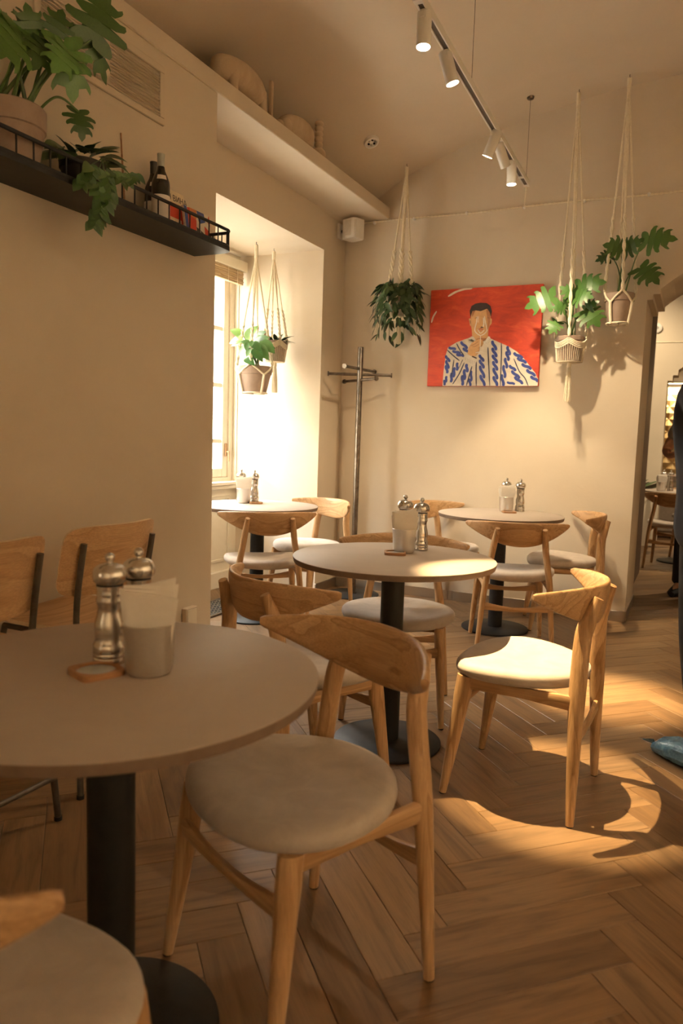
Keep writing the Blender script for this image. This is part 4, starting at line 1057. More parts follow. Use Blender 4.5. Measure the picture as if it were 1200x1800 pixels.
# middle: bright philodendron in a fringed hanger with tassel
hk = on_vault(1018, 157); cM = (-0.812, YH); pz = 1.742
hanger(hk, cM, 0.094, pz+0.150, pz, 0.078, 'fringed plant hanger with long tassel beside the painting', 0.235, 'fringe', False, 0.07, 4, 0.05)
pl = thing('hanging_philodendron', 'bright spotlit philodendron hanging beside the painting', 'plant', (*cM, pz))
make_pot(pl, 0.074, 0.093, 0.165, 0.03)
phil(pl, 0.165, YH, [(973, 522, 921, 540, -0.08, 0.95), (1012, 523, 984, 502, -0.03, 0.95), (1016, 506, 1064, 493, -0.02, 0.95), (1012, 523, 1042, 521, -0.07, 1.1), (1028, 546, 1054, 572, -0.04, 1.15), (991, 544, 969, 539, -0.10, 1.0), (979, 566, 965, 586, -0.06, 1.1), (989, 545, 998, 522, -0.02, 0.7), (1028, 545, 1052, 528, -0.02, 0.9)], lit_set=(0, 1, 2, 3, 5, 6))
# left: dense trailing plant
hk = on_vault(715, 288); cL = (-2.030, 5.12); pz = 2.075
hanger(hk, cL, 0.082, pz+0.150, pz, 0.062, 'net plant hanger with tassel left of the painting', 0.16, 'net', False, 0.06, 4, 0.3, cr=0.0098)
pl = thing('hanging_trailing_plant', 'dense dark trailing plant hanging left of the painting', 'plant', (*cL, pz))
make_pot(pl, 0.062, 0.083, 0.145, 0.04)
TL = [plain_leaf(0.18, 0.22, 0.3).mesh('trailing_leaf', LEAF_DK), plain_leaf(0.17, 0.05, 0.2).mesh('trailing_leaf', LEAF_DK)]
rg_ = random.Random(11)
nv = 23
for k in range(nv):
    a = 2*PI*k/nv+rg_.uniform(-.15, .15); d = Vector((math.cos(a), math.sin(a), 0))
    R = rg_.uniform(0.105, 0.175); R = min(R, 0.155) if d.y > 0.4 else R
    drop = rg_.choice([0.05, 0.16, 0.22, 0.26, 0.19])
    top = Vector(pl.location)+Vector((0, 0, 0.145))
    pts = [top+d*0.03, top+d*R*0.75+Vector((0, 0, rg_.uniform(0.05, 0.11))), top+d*R+Vector((0, 0, -0.02)), top+d*R*rg_.uniform(0.9, 1.02)+Vector((0, 0, -drop))]
    P = smoothpath(pts, 5)
    stalk(pts, 0.0022, 0.0014, pl, 'vine')
    m_ = 12 if drop > 0.1 else 10
    for i in range(m_):
        f = 0.12+0.88*i/(m_-1); p = P[min(len(P)-1, int(f*(len(P)-1)))]
        az = a+rg_.choice([-1, 1])*rg_.uniform(0.3, 1.3); ln = rg_.uniform(0.07, 0.115)
        dd = Vector((math.cos(az)*0.62, math.sin(az)*0.62 if math.sin(az) < 0 or p.y < 5.2 else 0.0, -0.62+rg_.uniform(-0.25, 0.5)-0.2*f+(0.7 if f < 0.25 else 0))).normalized()
        set_leaf(TL[i % 2], p, p+dd*ln, pl, d+Vector((0, -0.2, 0.3)))
# alcove: two hangers
cA = (-2.928, 4.60); pz = 1.500
hanger((-2.930, 4.60, AZ), cA, 0.125, pz+0.190, pz, 0.090, 'net plant hanger with broad clay pot nearer in the window alcove', 0, 'net', True, 0.085, 4, 0.35)
pl = thing('hanging_leafy_plant', 'broad leaved green plant hanging by the window, nearer one', 'plant', (*cA, pz))
make_pot(pl, 0.090, 0.126, 0.185, 0.06)
BL = [plain_leaf(0.25, 0.25, 0.3).mesh('broad_leaf', LEAF_LT), plain_leaf(0.30, 0.35, 0.2).mesh('broad_leaf', LEAF_LT)]
BD = plain_leaf(0.28, 0.3, 0.25).mesh('broad_leaf_dark', leafmat('green_leaf', (0.045, 0.13, 0.03), (0.09, 0.2, 0.05)))
s10 = lambda cx, cy: (390+cx/6.0, 420+cy/6.0)
top = Vector(pl.location)+Vector((0, 0, 0.175))
for k, (bx, by, tx, ty, dy) in enumerate([(230, 1030, 85, 930, 0), (220, 1060, 60, 1060, -.03), (210, 1090, 90, 1110, -.05), (250, 1080, 330, 910, .03), (300, 1110, 200, 1060, -.08), (290, 1130, 140, 1200, -.06), (300, 1060, 380, 1000, -.02), (340, 1100, 460, 1010, 0), (330, 1130, 520, 1100, -.02), (350, 1120, 480, 1230, -.08), (300, 1150, 250, 1230, -.1), (330, 1150, 420, 1260, -.1), (400, 1080, 540, 1160, -.04), (360, 1040, 440, 960, .05), (240, 1260, 330, 1300, -.1), (310, 1090, 400, 1150, -.1), (270, 1090, 250, 1170, -.1), (320, 1070, 300, 1130, -.12)]):
    base = atY(*s10(bx, by), 4.58+dy); tip = atY(*s10(tx, ty), 4.55+dy)
    set_leaf((BL[k % 2] if k in (0, 1, 2, 3, 6) else BD), base, tip, pl, Vector((0.3, -0.8, 0.6)), 1.15)
    s0 = top+Vector((0.03*math.cos(k), 0.03*math.sin(k), 0)); stalk([s0, s0.lerp(base, 0.55)+Vector((0, 0, 0.02)), base], 0.005, 0.0028, pl)
cB = (-2.872, 4.795); pz = 1.738
hanger((-2.905, 4.80, AZ), cB, 0.083, pz+0.155, pz, 0.066, 'fringed plant hanger with tassel farther in the window alcove', 0.20, 'fringe', False, 0.05, 4, 0.9)
pl = thing('hanging_spiky_plant', 'small spiky plant hanging by the window, farther one', 'plant', (*cB, pz))
make_pot(pl, 0.064, 0.082, 0.150, 0.03)
SL = plain_leaf(0.13, 0.35, 0.4).mesh('spiky_leaf', LEAF_DK)
top = Vector(pl.location)+Vector((0, 0, 0.14))
for k in range(22):
    a = k*2.4; q = 0.02+0.05*((k*7) % 5)/5; ln = rg_.uniform(0.07, 0.12)
    d = Vector((math.cos(a), math.sin(a)*(1 if math.sin(a) < 0 else 0.4), rg_.uniform(0.15, 0.9))).normalized()
    set_leaf(SL, top+Vector((math.cos(a)*q, math.sin(a)*q*0.8, 0)), top+Vector((math.cos(a)*q, math.sin(a)*q*0.8, 0))+d*ln, pl, Vector((0, 0, 1)))

# ------------------------------------------------------------------ shelf on the near wall
SX0, SX1, SY0, SY1, SZ = XP, -1.995, 0.75, 2.94, 2.03
sh = thing('wall_shelf', 'long black metal shelf with gallery rail on the left wall', 'shelf', (XP, 1.9, SZ))
def sl(x, y, z): return (x-XP, y-1.9, z-SZ)
rc = 0.05
out = [(SX0+0.001, SY0), (SX1, SY0), (SX1, SY1-rc)] + [(SX1-rc+rc*math.cos(a), SY1-rc+rc*math.sin(a)) for a in [PI/2*k/8 for k in range(1, 9)]] + [(SX0+0.001, SY1)]
B().prism([sl(x, y, 0)[:2] for x, y in out], 0, 0.012, 'z').obj('shelf_board', BLACK, sh, smooth=False)
rim = [p for p in out[1:]]
pth = [Vector(sl(x, y, SZ+0.018)) for x, y in [(SX1-0.004, SY0), (SX1-0.004, SY1-rc)] + [(SX1-rc+(rc-0.004)*math.cos(a), SY1-rc+(rc-0.004)*math.sin(a)) for a in [PI/2*k/8 for k in range(1, 9)]] + [(SX0+0.003, SY1-0.004)]]
B().tube(pth, (0.004, 0.010), 8, up=(1, 0, 0)).obj('shelf_lip', BLACK, sh)
B().tube([p+Vector((0, 0, 0.072)) for p in pth], (0.0065, 0.0075), 8, up=(1, 0, 0)).obj('gallery_rail', BLACK, sh)
pn = B().tube([(0, 0, 0.006), (0, 0, 0.088)], 0.0032, 6).mesh('baluster', BLACK)
y = SY0+0.03
while y < SY1-rc:
    mk('baluster', pn, sh, sl(SX1-0.004, y, SZ)); y += 0.068
for a in (0.5, 1.1): mk('baluster', pn, sh, sl(SX1-rc+(rc-0.004)*math.cos(a), SY1-rc+(rc-0.004)*math.sin(a), SZ))
for x in (-2.06, -2.11, -2.16, -2.20): mk('baluster', pn, sh, sl(x, SY1-0.004, SZ))
SB = SZ+0.0125
# large philodendron pot
pl = thing('potted_philodendron', 'large philodendron in a clay pot at the left end of the shelf in view', 'plant', (-2.108, 1.805, SB))
make_pot(pl, 0.085, 0.110, 0.195, 0.07)
top = Vector(pl.location)+Vector((0, 0, 0.18))
for k, (bx, by, tx, ty, X, wd, lit_leaf) in enumerate([(161, 70, 190, -22, -1.93, 1.0, 0), (146, 52, 192, 148, -1.96, 0.55, 0), (112, 74, 132, 178, -1.95, 0.9, 1), (58, 74, 48, 4, -2.02, 1.1, 0), (92, 68, 112, 14, -1.98, 1.1, 0), (40, 66, -12, 92, -2.0, 1.0, 0), (138, 196, 146, 246, -2.0, 0.95, 0), (10, 60, -10, 10, -2.06, 0.8, 1), (80, 80, 60, 118, -1.97, 0.9, 0), (70, 60, 24, 40, -2.04, 0.9, 0), (120, 90, 95, 122, -1.92, 1.0, 1)]):
    base = atX(bx, by, X); tip = atX(tx, ty, X+0.03)
    set_leaf((PHL if lit_leaf else PH)[k % 2], base, tip, pl, Vector((1.0, -0.5, 0.15)), wd)
    a = k*1.9; s0 = top+Vector((0.05*math.cos(a), 0.06*math.sin(a), 0))
    if k == 6: stalk([top+Vector((0.0, 0.075, 0)), atX(85, 178, -2.02), atX(108, 172, -2.0), base], 0.005, 0.0035, pl)
    else: stalk([s0, s0.lerp(base, 0.5)+Vector((0, 0, 0.03)), base], 0.0075, 0.004, pl)
# trailing plant in a dark pot
pl = thing('potted_trailing_plant', 'small trailing plant in a dark pot spilling over the shelf', 'plant', (-2.105, 2.115, SB))
make_pot(pl, 0.062, 0.080, 0.125, 0.03, DARKPOT)
OV = [plain_leaf(0.33, 0.3, 0.25).mesh('oval_leaf', leafmat('shelf_leaf', (0.03, 0.075, 0.02), (0.10, 0.16, 0.05))), plain_leaf(0.28, 0.15, 0.3).mesh('oval_leaf', LEAF_PH)]
top = Vector(pl.location)+Vector((0, 0, 0.115))
for k in range(52):
    a = k*2.399; q = 0.03+0.07*math.sqrt((k % 13)/13.0)
    s0 = top+Vector((math.cos(a)*q*0.9, math.sin(a)*q, 0.01+0.03*rg_.random()))
    d = Vector((math.cos(a)*0.7+0.15, math.sin(a)*0.8+0.25, rg_.uniform(-0.5, 0.8))).normalized()
    if s0.x+d.x*0.07 < XP+0.01: d.x = abs(d.x)
    set_leaf(OV[k % 2], s0, s0+d*rg_.uniform(0.055, 0.095), pl, Vector((0.5, -0.2, 0.8)), 1.1)
for vine in ([(168, 318), (172, 345), (170, 372), (160, 392)], [(195, 300), (215, 308), (238, 305)], [(160, 290), (150, 310), (140, 318)], [(182, 300), (190, 330), (182, 352)]):
    P3 = [atX(*p, -1.975) for p in vine]; stalk([top+Vector((0.08, 0.02, 0.02))]+P3, 0.002, 0.0014, pl, 'vine')
    PP = smoothpath(P3, 4)
    for i, p in enumerate(PP):
        for s in (-1, 1):
            d = Vector((0.3, 0.6*s, -0.7+rg_.uniform(-0.2, 0.4))).normalized(); set_leaf(OV[(i+(s > 0)) % 2], p, p+d*rg_.uniform(0.04, 0.07), pl, Vector((1, -0.4, 0.4)), 1.0)
# stick, bottles, books
stk = thing('wooden_stick', 'thin wooden stick leaning on the wall behind the shelf plant', 'stick', (-2.205, 2.42, SB))
B().tube([(0.03, 0, 0), (-0.004, 0.012, 0.36)], [0.006, 0.003], 8).obj('stick_shaft', TRAYW, stk)
BG = flat('bottle_glass', (0.02, 0.016, 0.008), 0.08)
def bottle(x, y, lb, cap_):
    t = thing('wine_bottle', lb, 'bottle', (x, y, SB), 0, 'wine bottles on the shelf')
    B().lathe([(0, 0.004), (0.03, 0), (0.0365, 0.004), (0.0375, 0.012), (0.0375, 0.165), (0.036, 0.182), (0.028, 0.205), (0.0185, 0.226), (0.0145, 0.245), (0.0142, 0.288), (0.0, 0.288)], 32, cap=False).obj('bottle_body', BG, t)
    B().lathe([(0.0150, 0.242), (0.0150, 0.286), (0.0158, 0.287), (0.0158, 0.294), (0.0, 0.295)], 24, cap=False).obj('foil_cap', cap_, t)
    for z0, z1, r0, r1, half in ((0.035, 0.125, 0.0379, 0.0379, 1.5), (0.186, 0.204, 0.0352, 0.0288, 0.6)):
        rg = [[((r0+(r1-r0)*f+e)*math.cos(-0.75+half*(q/6-1)), (r0+(r1-r0)*f+e)*math.sin(-0.75+half*(q/6-1)), z0+(z1-z0)*f) for q in range(13)] for f, e in ((0, 0), (0, 0.0004), (1, 0.0004), (1, 0))]
        B().rings(rg, cap=False, closed=False).obj('bottle_label', PAPER, t)
    return t
bottle(-2.082, 2.528, 'dark wine bottle with pale foil and cream label on the shelf', flat('pale_foil', (0.42, 0.42, 0.36), 0.4))
bottle(-2.172, 2.59, 'second wine bottle standing half hidden against the wall', flat('dark_foil', (0.03, 0.025, 0.02), 0.4))
def text_mesh(txt, size, m, name):
    cu = bpy.data.curves.new(name, 'FONT'); cu.body = txt; cu.size = size; cu.extrude = 0.0003; cu.align_x = 'LEFT'
    to = bpy.data.objects.new(name, cu); COL.objects.link(to)
    dg = bpy.context.evaluated_depsgraph_get(); me = bpy.data.meshes.new_from_object(to.evaluated_get(dg)); bpy.data.objects.remove(to); me.materials.clear(); me.materials.append(m); return me
INK = flat('black_ink', (0.02, 0.016, 0.014)); RED = flat('book_red', (0.55, 0.05, 0.02)); CRM = flat('book_cream', (0.74, 0.62, 0.42)); BLU = flat('book_blue', (0.03, 0.06, 0.22)); WHT = flat('book_white', (0.65, 0.58, 0.47)); ORG = flat('book_orange', (0.55, 0.19, 0.05))
# local frame of a book: x along the wall (towards the window), z up, y out of the cover into the room
bk = thing('wine_book', 'cream and red wine book leaning on the wall behind the shelf rail', 'book', (-2.168, 2.735, SB))
# after turning by +90 deg about z: local x -> world y, local y -> world -x ; the cover faces local -y
bk.rotation_euler = (math.radians(-8), 0, math.radians(90))
B().bbox(-0.095, 0.085, -0.008, 0.008, 0, 0.228, 0.0015).obj('book_block', CRM, bk, smooth=False)
B().bbox(-0.0945, 0.0845, -0.0084, -0.0081, 0.001, 0.172, 0.0001).obj('cover_red_field', RED, bk, smooth=False)
B().bbox(-0.030, 0.050, -0.0087, -0.0085, 0.004, 0.105, 0.0001).obj('cover_picture', CRM, bk, smooth=False)
mk('cover_title', text_mesh('РИЯ ВИНА', 0.036, INK, 'cover_title'), bk, (-0.082, -0.0084, 0.182), (PI/2, 0, 0))
for k in range(3): B().bbox(-0.025+0.022*k, -0.010+0.022*k, -0.0091, -0.0088, 0.03, 0.09, 0.0001).obj('cover_type', INK, bk, smooth=False)
bk2 = thing('patterned_book', 'red and blue patterned book at the window end of the shelf', 'book', (-2.126, 2.858, SB))
bk2.rotation_euler = (math.radians(-10), 0, math.radians(90))
B().bbox(-0.095, 0.095, -0.007, 0.007, 0, 0.170, 0.0015).obj('book_block', WHT, bk2, smooth=False)
for k, (po, m) in enumerate((([(-0.094, 0.001), (-0.075, 0.001), (-0.06, 0.10), (-0.075, 0.169), (-0.094, 0.169)], BLU), ([(-0.074, 0.05), (-0.03, 0.02), (-0.01, 0.12), (-0.055, 0.168), (-0.07, 0.165)], RED), ([(-0.055, 0.169), (0.0, 0.169), (-0.01, 0.125), (-0.045, 0.13)], ORG),
      ([(0.0, 0.169), (0.055, 0.169), (0.06, 0.13), (0.01, 0.11)], BLU), ([(-0.02, 0.001), (0.03, 0.001), (0.035, 0.075), (-0.015, 0.09)], INK), ([(0.045, 0.06), (0.094, 0.03), (0.094, 0.085), (0.05, 0.11)], RED), ([(0.07, 0.001), (0.094, 0.001), (0.094, 0.025), (0.065, 0.05)], BLU), ([(0.075, 0.14), (0.094, 0.12), (0.094, 0.169)], RED), ([(-0.065, 0.001), (-0.025, 0.001), (-0.035, 0.018), (-0.07, 0.045)], BLU))):
    B().prism(po, -0.0076-0.0001*k, -0.0072).obj('cover_patch', m, bk2, smooth=False)
for k, ch_ in enumerate('053'):
    mk('cover_letter', text_mesh(ch_, 0.034, WHT, 'cover_letter'), bk2, (-0.003, -0.0090, 0.055-0.027*k), (PI/2, 0, 0))

# ------------------------------------------------------------------ clay sculptures on the ledge
LZ = 2.921
def blob(rx, ry, rz, c, seed, n=20, m=14, amp=0.05):
    r = random.Random(seed); ph_ = [r.uniform(0, 6) for _ in range(6)]; rg = []
    for i in range(m+1):
        t = PI*i/m; ring = []
        for j in range(n):
            a = 2*PI*j/n; k = 1+amp*math.sin(2*a+ph_[0]+2*t)+amp*0.6*math.sin(3*a+ph_[1])*math.sin(2*t)
            e = 0.8; st_ = math.sin(t)**e if 0 < i < m else 0.02
            ring.append((c[0]+rx*st_*math.cos(a)*k, c[1]+ry*st_*math.sin(a)*k, c[2]-rz*math.copysign(abs(math.cos(t))**e, math.cos(t))))
        rg.append(ring)
    return B().rings(rg)
sA = thing('clay_sculpture', 'large rounded clay animal sculpture on the high ledge', 'sculpture', (-2.325, 3.45, LZ))
blob(0.10, 0.235, 0.085, (0, 0, 0.125), 2).obj('sculpture_body', STONE, sA, angle=1.3)
for x, y in ((-0.06, -0.14), (0.06, -0.14), (-0.06, 0.15), (0.055, 0.15)): B().tube([(x, y, 0), (x, y, 0.05), (x*0.9, y*0.9, 0.12)], [0.026, 0.025, 0.034], 14).obj('sculpture_leg', STONE, sA)
B().bbox(0.03, 0.052, 0.245, 0.268, 0, 0.235, 0.004).obj('sculpture_post', STONE, sA, smooth=False)
blob(0.03, 0.03, 0.025, (0.06, 0.31, 0.024), 5, 14, 8).obj('sculpture_knob', STONE, sA, angle=1.3)
sB = thing('clay_sculpture', 'smaller rounded clay sculpture with beaded post on the high ledge', 'sculpture', (-2.325, 4.06, LZ))
blob(0.09, 0.165, 0.088, (0, 0, 0.088), 9).obj('sculpture_body', STONE, sB, angle=1.3)
prof = []
for k in range(5):
    for q in range(6): prof.append((0.020+0.007*math.sin(PI*q/6), 0.07+0.032*k+0.032*q/6))
B().lathe([(0.018, 0.06)]+prof+[(0.004, 0.235)], 18, (0.055, 0.20, 0)).obj('beaded_post', STONE, sB)
blob(0.045, 0.05, 0.036, (0.05, 0.21, 0.036), 4, 16, 10).obj('sculpture_foot', STONE, sB, angle=1.3)
blob(0.035, 0.035, 0.05, (0.05, -0.20, 0.048), 6, 16, 10).obj('sculpture_foot', STONE, sB, angle=1.3)

# ------------------------------------------------------------------ dining room beyond the arch
FT = (-0.10, 8.47)
dup(tab, (*FT, 0), 0.5, 'round table in the dining room beyond the arch')
ftp = lambda px, py: atz(px, py, TH)
for src, (dx, dy), lb, rz in ((cup, (-0.215, -0.10), 'aluminium cup of napkins on the table beyond the arch', 0), (mill, (-0.13, -0.06), 'steel mill on the table beyond the arch, right of its cup', 0), (mill, (-0.20, 0.02), 'steel mill on the table beyond the arch, behind its cup', 0), (nap, (-0.215, -0.10), 'folded white napkins in the cup beyond the arch', 0.3)):
    dup(src, (FT[0]+dx, FT[1]+dy, TH+(0.0045 if src is nap else 0.0001)), rz, lb)
dup(chair, (0.05, 9.0, 0), math.radians(170), 'oak chair on the far side of the table beyond the arch')
vz = thing('terracotta_bowl', 'round terracotta jug on the table beyond the arch', 'jug', (FT[0]+0.02, FT[1]+0.05, TH))
B().lathe([(0.0, 0), (0.035, 0), (0.062, 0.04), (0.066, 0.07), (0.05, 0.11), (0.028, 0.125), (0.034, 0.14), (0.028, 0.139), (0.022, 0.125), (0.0, 0.122)], 28, cap=False).obj('jug_body', flat('terracotta', (0.42, 0.13, 0.05)), vz)
B().tube(smoothpath([(0.06, 0, 0.085), (0.095, 0, 0.10), (0.085, 0, 0.135), (0.032, 0, 0.132)], 4), 0.007, 8).obj('jug_handle', flat('terracotta', (0.42, 0.13, 0.05)), vz)
pp = thing('planter_plant', 'dark strappy plant in a tall planter at the passage end', 'plant', (-0.66, 9.05, 0))
make_pot(pp, 0.11, 0.14, 0.60, 0.05, DARKPOT)
ST = plain_leaf(0.10, 0.5, 0.3).mesh('strap_leaf', LEAF_DK)
for k in range(16):
    a = k*2.4; s0 = Vector(pp.location)+Vector((0.04*math.cos(a), 0.04*math.sin(a), 0.58)); d = Vector((math.cos(a)*0.75, math.sin(a)*0.75, 0.95)).normalized()
    set_leaf(ST, s0, s0+d*(0.45+0.12*((k*3) % 4)/4), pp, Vector((-d.x, -d.y, 1.2)))
wl = thing('wall_detector', 'small round white fitting on the far dining room wall', 'detector', (atY(1155, 577, YF).x, YF, atY(1155, 577, YF).z))
B().tube([(0, 0, 0), (0, -0.03, 0), (0, -0.05, 0)], [0.06, 0.055, 0.03], 24).obj('detector_body', WHITE, wl)
B().tube([(0, -0.049, 0), (0, -0.056, 0)], [0.018, 0.016], 16).obj('detector_lens', flat('grey_lens', (0.3, 0.28, 0.25)), wl)
cb2 = thing('wall_cable', 'thin cable running along the far dining room wall', 'cable', (-1.2, YF, atY(1160, 602, YF).z))
B().tube([(-0.7, -0.006, 0), (0.2, -0.006, 0.004), (1.0, -0.006, 0), (2.2, -0.006, 0.003)], 0.006, 6).obj('cable_strand', CORD, cb2)
def dining_fill_spot(x, y, z, aim, power, cone, lb):  # unseen ceiling lamps, added to light the room past the arch
    track_lamp(0, aim, power, cone, lb, 0.9, 0.04, (x, y, z))
dining_fill_spot(0.9, 8.0, 3.219, (0.6, 8.3, 0.0), 150, 120, 'unseen spotlight added to light the dining room beyond the arch')
dining_fill_spot(-0.9, 8.3, 3.219, (-0.9, 9.4, 1.6), 110, 120, 'unseen spotlight added to light the far wall of the dining room')
sofa = thing('grey_sofa', 'grey upholstered bench in front of the golden panel', 'bench', (-0.05, 10.75, 0))
GREYF = flat('grey_upholstery', (0.30, 0.25, 0.21), 0.9)
B().bbox(-0.55, 0.6, -0.25, 0.25, 0.08, 0.46, 0.03).obj('bench_seat', GREYF, sofa)
B().bbox(-0.55, 0.6, 0.15, 0.28, 0.46, 0.84, 0.03).obj('bench_back', GREYF, sofa)
for x in (-0.5, 0.55):
    for y in (-0.2, 0.2): B().tube([(x, y, 0), (x, y, 0.09)], 0.018, 10).obj('leg', OAK['z'], sofa)

# ------------------------------------------------------------------ people
SKIN = mat('skin', (0.55, 0.31, 0.2), 0.55, build=mottled((0.52, 0.285, 0.18), (0.59, 0.34, 0.22), 14, 300, 0.08), Subsurface_Weight=0.05)
def skinned(name, pts, edges, m, parent, sub=2):
    """pts: {key: (x, y, z, radius)}; grown with the skin modifier round the edges, then made a plain mesh"""
    keys = list(pts); me = bpy.data.meshes.new(name); me.from_pydata([pts[k][:3] for k in keys], [(keys.index(a), keys.index(b_)) for a, b_ in edges], [])
    o = bpy.data.objects.new(name, me); COL.objects.link(o)
    sk = o.modifiers.new('skin', 'SKIN'); sk.use_smooth_shade = True
    lay = me.skin_vertices[0] if len(me.skin_vertices) else None
    if lay is None:
        import bmesh
        bm = bmesh.new(); bm.from_mesh(me); bm.verts.layers.skin.verify(); bm.to_mesh(me); bm.free(); lay = me.skin_vertices[0]
    for i, k in enumerate(keys):
        r = pts[k][3]; lay.data[i].radius = (r, r) if not isinstance(r, tuple) else r; lay.data[i].use_root = (i == 0)
    s2 = o.modifiers.new('sub', 'SUBSURF'); s2.levels = sub; s2.render_levels = sub
    bpy.context.view_layer.update()
    dg = bpy.context.evaluated_depsgraph_get(); m2 = bpy.data.meshes.new_from_object(o.evaluated_get(dg))
    bpy.data.objects.remove(o); m2.materials.clear(); m2.materials.append(m)
    m2.polygons.foreach_set('use_smooth', [True]*len(m2.polygons))
    return mk(name, m2, parent)
def person(label, loc, rz, arms, top_m, leg_m, sleeve, feet, hair_m, hem=0.86, bulk=1.0):
    """figure facing local +y, 1.72 m tall; arms: {side: (elbow, wrist, hand end)}"""
    t = thing('person', label, 'person', loc, rz)
    P = {'pelvis': (0, 0, 0.95, 0.125), 'waist': (0, 0.0, 1.10, 0.115), 'chest': (0, 0.0, 1.30, 0.125), 'neckbase': (0, -0.01, 1.44, 0.07), 'neck': (0, 0.005, 1.50, 0.05), 'jaw': (0, 0.03, 1.565, 0.062), 'head': (0, 0.015, 1.635, 0.082), 'crown': (0, 0.0, 1.69, 0.06)}
    E = [('pelvis', 'waist'), ('waist', 'chest'), ('chest', 'neckbase'), ('neckbase', 'neck'), ('neck', 'jaw'), ('jaw', 'head'), ('head', 'crown')]
    for s, n in ((-1, 'l'), (1, 'r')):
        el, wr, hd = arms[n]
        P['sh'+n] = (s*0.175, 0, 1.405, 0.058); P['el'+n] = (*el, 0.040); P['wr'+n] = (*wr, 0.027)
        w, h_ = Vector(wr), Vector(hd); d = (h_-w).normalized(); sd = d.cross(Vector((0, 0, 1))); sd = sd.normalized() if sd.length > 0.1 else Vector((1, 0, 0))
        pm = w+d*0.07; P['pa'+n] = (*pm, 0.033)
        E += [('neckbase', 'sh'+n), ('sh'+n, 'el'+n), ('el'+n, 'wr'+n), ('wr'+n, 'pa'+n)]
        for q in range(4):
            off_ = sd*(q-1.5)*0.020; L4 = (0.075, 0.085, 0.08, 0.062)[q]
            a = pm+d*0.030+off_; k1 = a+d*L4*0.5; k2 = k1+d*L4*0.38+Vector((0, 0, -0.018))
            P['f%d%sa' % (q, n)] = (*a, 0.0105); P['f%d%sb' % (q, n)] = (*k1, 0.009); P['f%d%sc' % (q, n)] = (*k2, 0.0075)
            E += [('pa'+n, 'f%d%sa' % (q, n)), ('f%d%sa' % (q, n), 'f%d%sb' % (q, n)), ('f%d%sb' % (q, n), 'f%d%sc' % (q, n))]
        th = w+d*0.045-sd*0.030*s; P['t%sa' % n] = (*th, 0.012); P['t%sb' % n] = (*(th+d*0.035-sd*0.022*s), 0.0095)
        E += [('pa'+n, 't%sa' % n), ('t%sa' % n, 't%sb' % n)]
        fx, fy = feet[n]
        P['hip'+n] = (s*0.085, 0, 0.90, 0.088); P['kn'+n] = ((s*0.085+fx)/2, (fy)*0.5+0.015, 0.49, 0.055); P['an'+n] = (fx, fy-0.03, 0.09, 0.036); P['ba'+n] = (fx, fy+0.10, 0.035, 0.034); P['to'+n] = (fx, fy+0.17, 0.028, 0.024)
        E += [('pelvis', 'hip'+n), ('hip'+n, 'kn'+n), ('kn'+n, 'an'+n), ('an'+n, 'ba'+n), ('ba'+n, 'to'+n)]
    skinned('body', P, E, SKIN, t)
    S = {'pelvis': (0, 0, hem, (0.165*bulk, 0.135*bulk)), 'hipb': (0, 0, 0.95, (0.172*bulk, 0.138*bulk)), 'waist': (0, 0, 1.10, (0.16*bulk, 0.125*bulk)), 'chest': (0, 0, 1.30, (0.172*bulk, 0.135*bulk)), 'neckbase': (0, -0.008, 1.445, (0.085, 0.078))}
    ES = [('pelvis', 'hipb'), ('hipb', 'waist'), ('waist', 'chest'), ('chest', 'neckbase')]
    for s, n in ((-1, 'l'), (1, 'r')):
        S['sh'+n] = (s*0.178, 0, 1.40, 0.078); e = Vector(arms[n][0]); e0 = Vector((s*0.178, 0, 1.40))
        q = e0.lerp(e, min(1, sleeve)); S['e'+n] = (*q, 0.064 if sleeve < 1 else 0.056); ES += [('chest', 'sh'+n), ('sh'+n, 'e'+n)]
        if sleeve > 1: S['w'+n] = (*arms[n][1], 0.042); ES.append(('e'+n, 'w'+n))
    skinned('shirt', S, ES, top_m, t)
    Q = {'pelvis': (0, 0, 0.97, (0.148, 0.122)), 'seat': (0, 0, 0.89, (0.150, 0.125))}; EQ = [('pelvis', 'seat')]
    for s, n in ((-1, 'l'), (1, 'r')):
        fx, fy = feet[n]
        Q['h'+n] = (s*0.088, 0, 0.80, 0.096); Q['k'+n] = ((s*0.085+fx)/2, fy*0.5+0.015, 0.49, 0.074); Q['c'+n] = (fx, fy*0.8-0.005, 0.28, 0.066); Q['a1'+n] = (fx+0.004, fy-0.012, 0.19, 0.060); Q['a2'+n] = (fx, fy-0.02, 0.145, 0.067); Q['a3'+n] = (fx, fy-0.02, 0.068, 0.072)
        EQ += [('seat', 'h'+n), ('h'+n, 'k'+n), ('k'+n, 'c'+n), ('c'+n, 'a1'+n), ('a1'+n, 'a2'+n), ('a2'+n, 'a3'+n)]
    skinned('trousers', Q, EQ, leg_m, t)
    hr = []
    for i in range(9):
        tt = PI*0.62*i/8; hr.append([(0.092*math.sin(tt)*math.cos(a), 0.0+0.105*math.sin(tt)*math.sin(a)-(0.012 if math.sin(a) > 0 else 0.0)*i/4, 1.645+0.098*math.cos(tt)) for a in [2*PI*j/20 for j in range(20)]])
    B().rings(hr).obj('hair', hair_m, t)
    B().tube([(0, 0.085, 1.645), (0, 0.108, 1.612), (0, 0.094, 1.600)], [0.008, 0.014, 0.010], 8).obj('nose', SKIN, t)
    for s in (-1, 1):
        B().lathe([(0.002, -0.008), (0.010, -0.004), (0.011, 0.003), (0.003, 0.008)], 10, (s*0.032, 0.083, 1.640)).obj('eye', flat('eye_dark', (0.05, 0.035, 0.03), 0.2), t)
        B().tube([(s*0.083, 0.0, 1.655), (s*0.092, -0.006, 1.635), (s*0.083, 0.004, 1.605)], [0.008, 0.013, 0.008], 8).obj('ear', SKIN, t)
